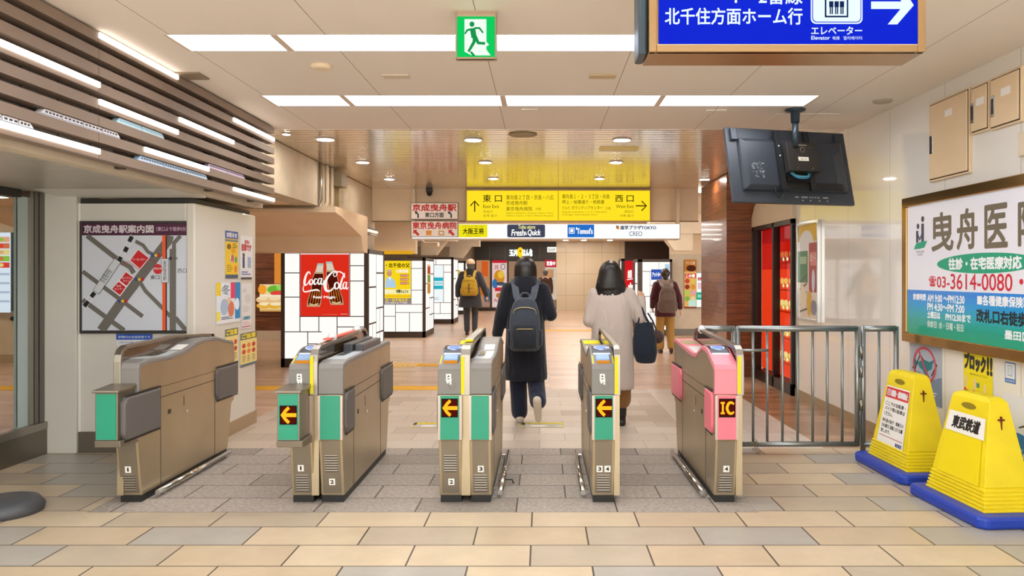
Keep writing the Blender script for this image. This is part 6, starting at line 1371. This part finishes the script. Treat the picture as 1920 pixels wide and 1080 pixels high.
x, y = W(805, 355, 12.9)[0], 12.9; tag(MB().box(x - .05, x + .05, y - .05, y + .05, CZ - .06, CZ + .006).ell((x, y, CZ - .08), (.045, .045, .045)).build('security_camera', m_dark), 'small dark dome camera under the slatted ceiling', 'camera')
x, y = at_ceil(1500, 222); tag(MB().box(x - .28, x + .28, y - .22, y + .22, CZ - .006, CZ).build('screen_backplate', m_ceil, bevel=.002), 'square ceiling plate over the hanging screen pole', 'plate')
x, y = at_ceil(362, 141); tag(MB().box(x - .12, x + .08, y - .09, y + .09, CZ - .012, CZ).build('ceiling_plate', M('#8a7a66', .5)), 'dark flat plate where the louvers meet the ceiling', 'plate')
# pipes and box on the concrete wall
def pipes():
    X = X3 + .03
    for k, (px, lb) in enumerate(((601, 'slim grey pipe closest to the louvers on the concrete wall'), (613.5, 'middle cream pipe bending along the concrete wall'), (622.5, 'cream pipe next to the grey junction box on the concrete wall'))):
        Y = 2.83 * F / (CX - px); r = .022
        zb = EYE + (CY - (388 + 4 * k)) / F * Y
        pts = [(X, Y, CZ), (X, Y, zb + .08)] + [(X, Y - .08 + .08 * math.cos(a), zb + .08 - .08 * math.sin(a)) for a in (.4, .8, 1.2, 1.57)] 
        pts += [(X - .02, 10.02 - .05 * k, zb - .01)] if False else []
        pts2 = [(X, Y, CZ), (X, Y, zb + .10), (X - .03, Y, zb + .03), (X - .10, Y - .0, zb), (-6.0, Y, zb)]
        tag(MB().tube(pts2, r, 12).build('pipe', m_steel2 if k == 0 else m_cream), lb, 'pipe', 'pipes on the concrete wall')
    Y = 2.8 * F / (CX - 632)
    t = thing('junction_box', 'grey brown junction box on the concrete wall beside the pipes', 'junction box', (X, Y, 2.4))
    MB().box(X3, X3 + .14, Y - .07, Y + .22, EYE + (CY - 350) / F * Y, EYE + (CY - 322) / F * Y).build('box', M('#8d8064', .5), t, bevel=.005)
    for dy in (.0, .08): MB().cyl((X3 + .05, Y + dy, 2.32), (X3 + .05, Y + dy, EYE + (CY - 350) / F * Y), .014).build('conduit', M('#9a865a', .5), t)
pipes()
t = thing('tube_lamp', 'short slanting tube lamp on the concrete column', 'lamp', (X3 + .06, 12.2, 2.2))
MB().box(X3, X3 + .10, 11.9, 12.9, 2.16, 2.20).build('housing', m_dark, t); MB().cyl((X3 + .11, 11.95, 2.15), (X3 + .11, 12.85, 2.15), .022).build('tube', lit('#f4f0e0', 1.2), t); MB().cyl((X3 + .11, 11.95, 2.09), (X3 + .11, 12.85, 2.09), .014).build('guard', m_steel2, t)
for nm_, px, Y in (('East', 800, 14.5),):
    x = W(px, 470, Y)[0]; t = thing('surveillance_camera', 'white camera on a bracket under the shop name board', 'camera', (x, Y, 1.95))
    MB().box(x - .05, x + .22, Y - .1, Y + .15, 1.98, 2.06).build('housing', m_cream, t, bevel=.01); MB().tube([(x - .1, Y, 2.78), (x - .1, Y, 2.1), (x, Y, 2.02)], .025).build('bracket', m_cream, t)
# glowing yellow band over the second pillar
tag(MB().box(-4.55, -3.1, 18.5, 18.6, 1.94, 2.02).build('light_strip', lit('#f0b020', .9)), 'yellow glowing band above the pillar with the restaurant poster', 'light strip')
# tactile paving and floor stickers
def strip(x0, x1, y0, y1, label):
    t = thing('tactile_strip', label, 'tactile paving', ((x0 + x1) / 2, (y0 + y1) / 2, 0), 'yellow tactile strips in the floor')
    b = MB().box(x0, x1, y0, y1, 0, .004); along_x = (x1 - x0) > (y1 - y0)
    for k in range(4):
        f_ = (k + .5) / 4
        if along_x: b.box(x0, x1, y0 + (y1 - y0) * f_ - .017, y0 + (y1 - y0) * f_ + .017, .004, .008)
        else: b.box(x0 + (x1 - x0) * f_ - .017, x0 + (x1 - x0) * f_ + .017, y0, y1, .004, .008)
    b.build('paving', m_yel, t)
strip(-10, -1.0, 9.72, 10.05, 'long yellow tactile strip across the floor behind the gates')
strip(-2.0, -.62, 12.25, 12.55, 'second yellow tactile strip, before the soft drink pillar')
strip(-.66, -.36, 12.25, 20.2, 'yellow tactile strip running down the hall')
strip(-.36, 1.9, 19.9, 20.2, 'far yellow tactile strip crossing the hall')
t = thing('tactile_tile', 'yellow dotted tactile tile at the end of the second strip', 'tactile paving', (-2.2, 12.4, 0))
b = MB()
for k in range(6): b.prism([(-2.42 + .075 * k, 12.1), (-2.385 + .075 * k, 12.1), (-2.385 + .075 * k, 12.7), (-2.42 + .075 * k, 12.7)], 0, .005, 'z')
b.build('paving', m_yel, t)
for x, y, lb in ((.0, 7.45, 'yellow and grey floor sticker under the raised heel'), (-1.05, 7.45, 'yellow and grey floor sticker half hidden by the double gate marked 2 and 3')):
    p = Print((x - .20, y + .12, .0012), (.40, 0, 0), (0, -.24, 0), 100, 60, .0003); p.rect(0, 0, 100, 60, M('#b9b4ac', .4)); p.frame(0, 0, 100, 60, 3, m_yel2); p.rect(0, 0, 100, 20, m_yel2); p.rect(0, 0, 8, 30, m_ink); p.ell(40, 40, 20, 9, M('#e8e8ee', .4)); p.poly([(60, 30), (100, 26), (70, 48)], M('#9a96a0', .4)); p.text('タッチ', 12, 4, 50, 16, m_red)
    tag(p.build('floor_sticker'), lb, 'floor sticker', 'floor stickers past the gates')
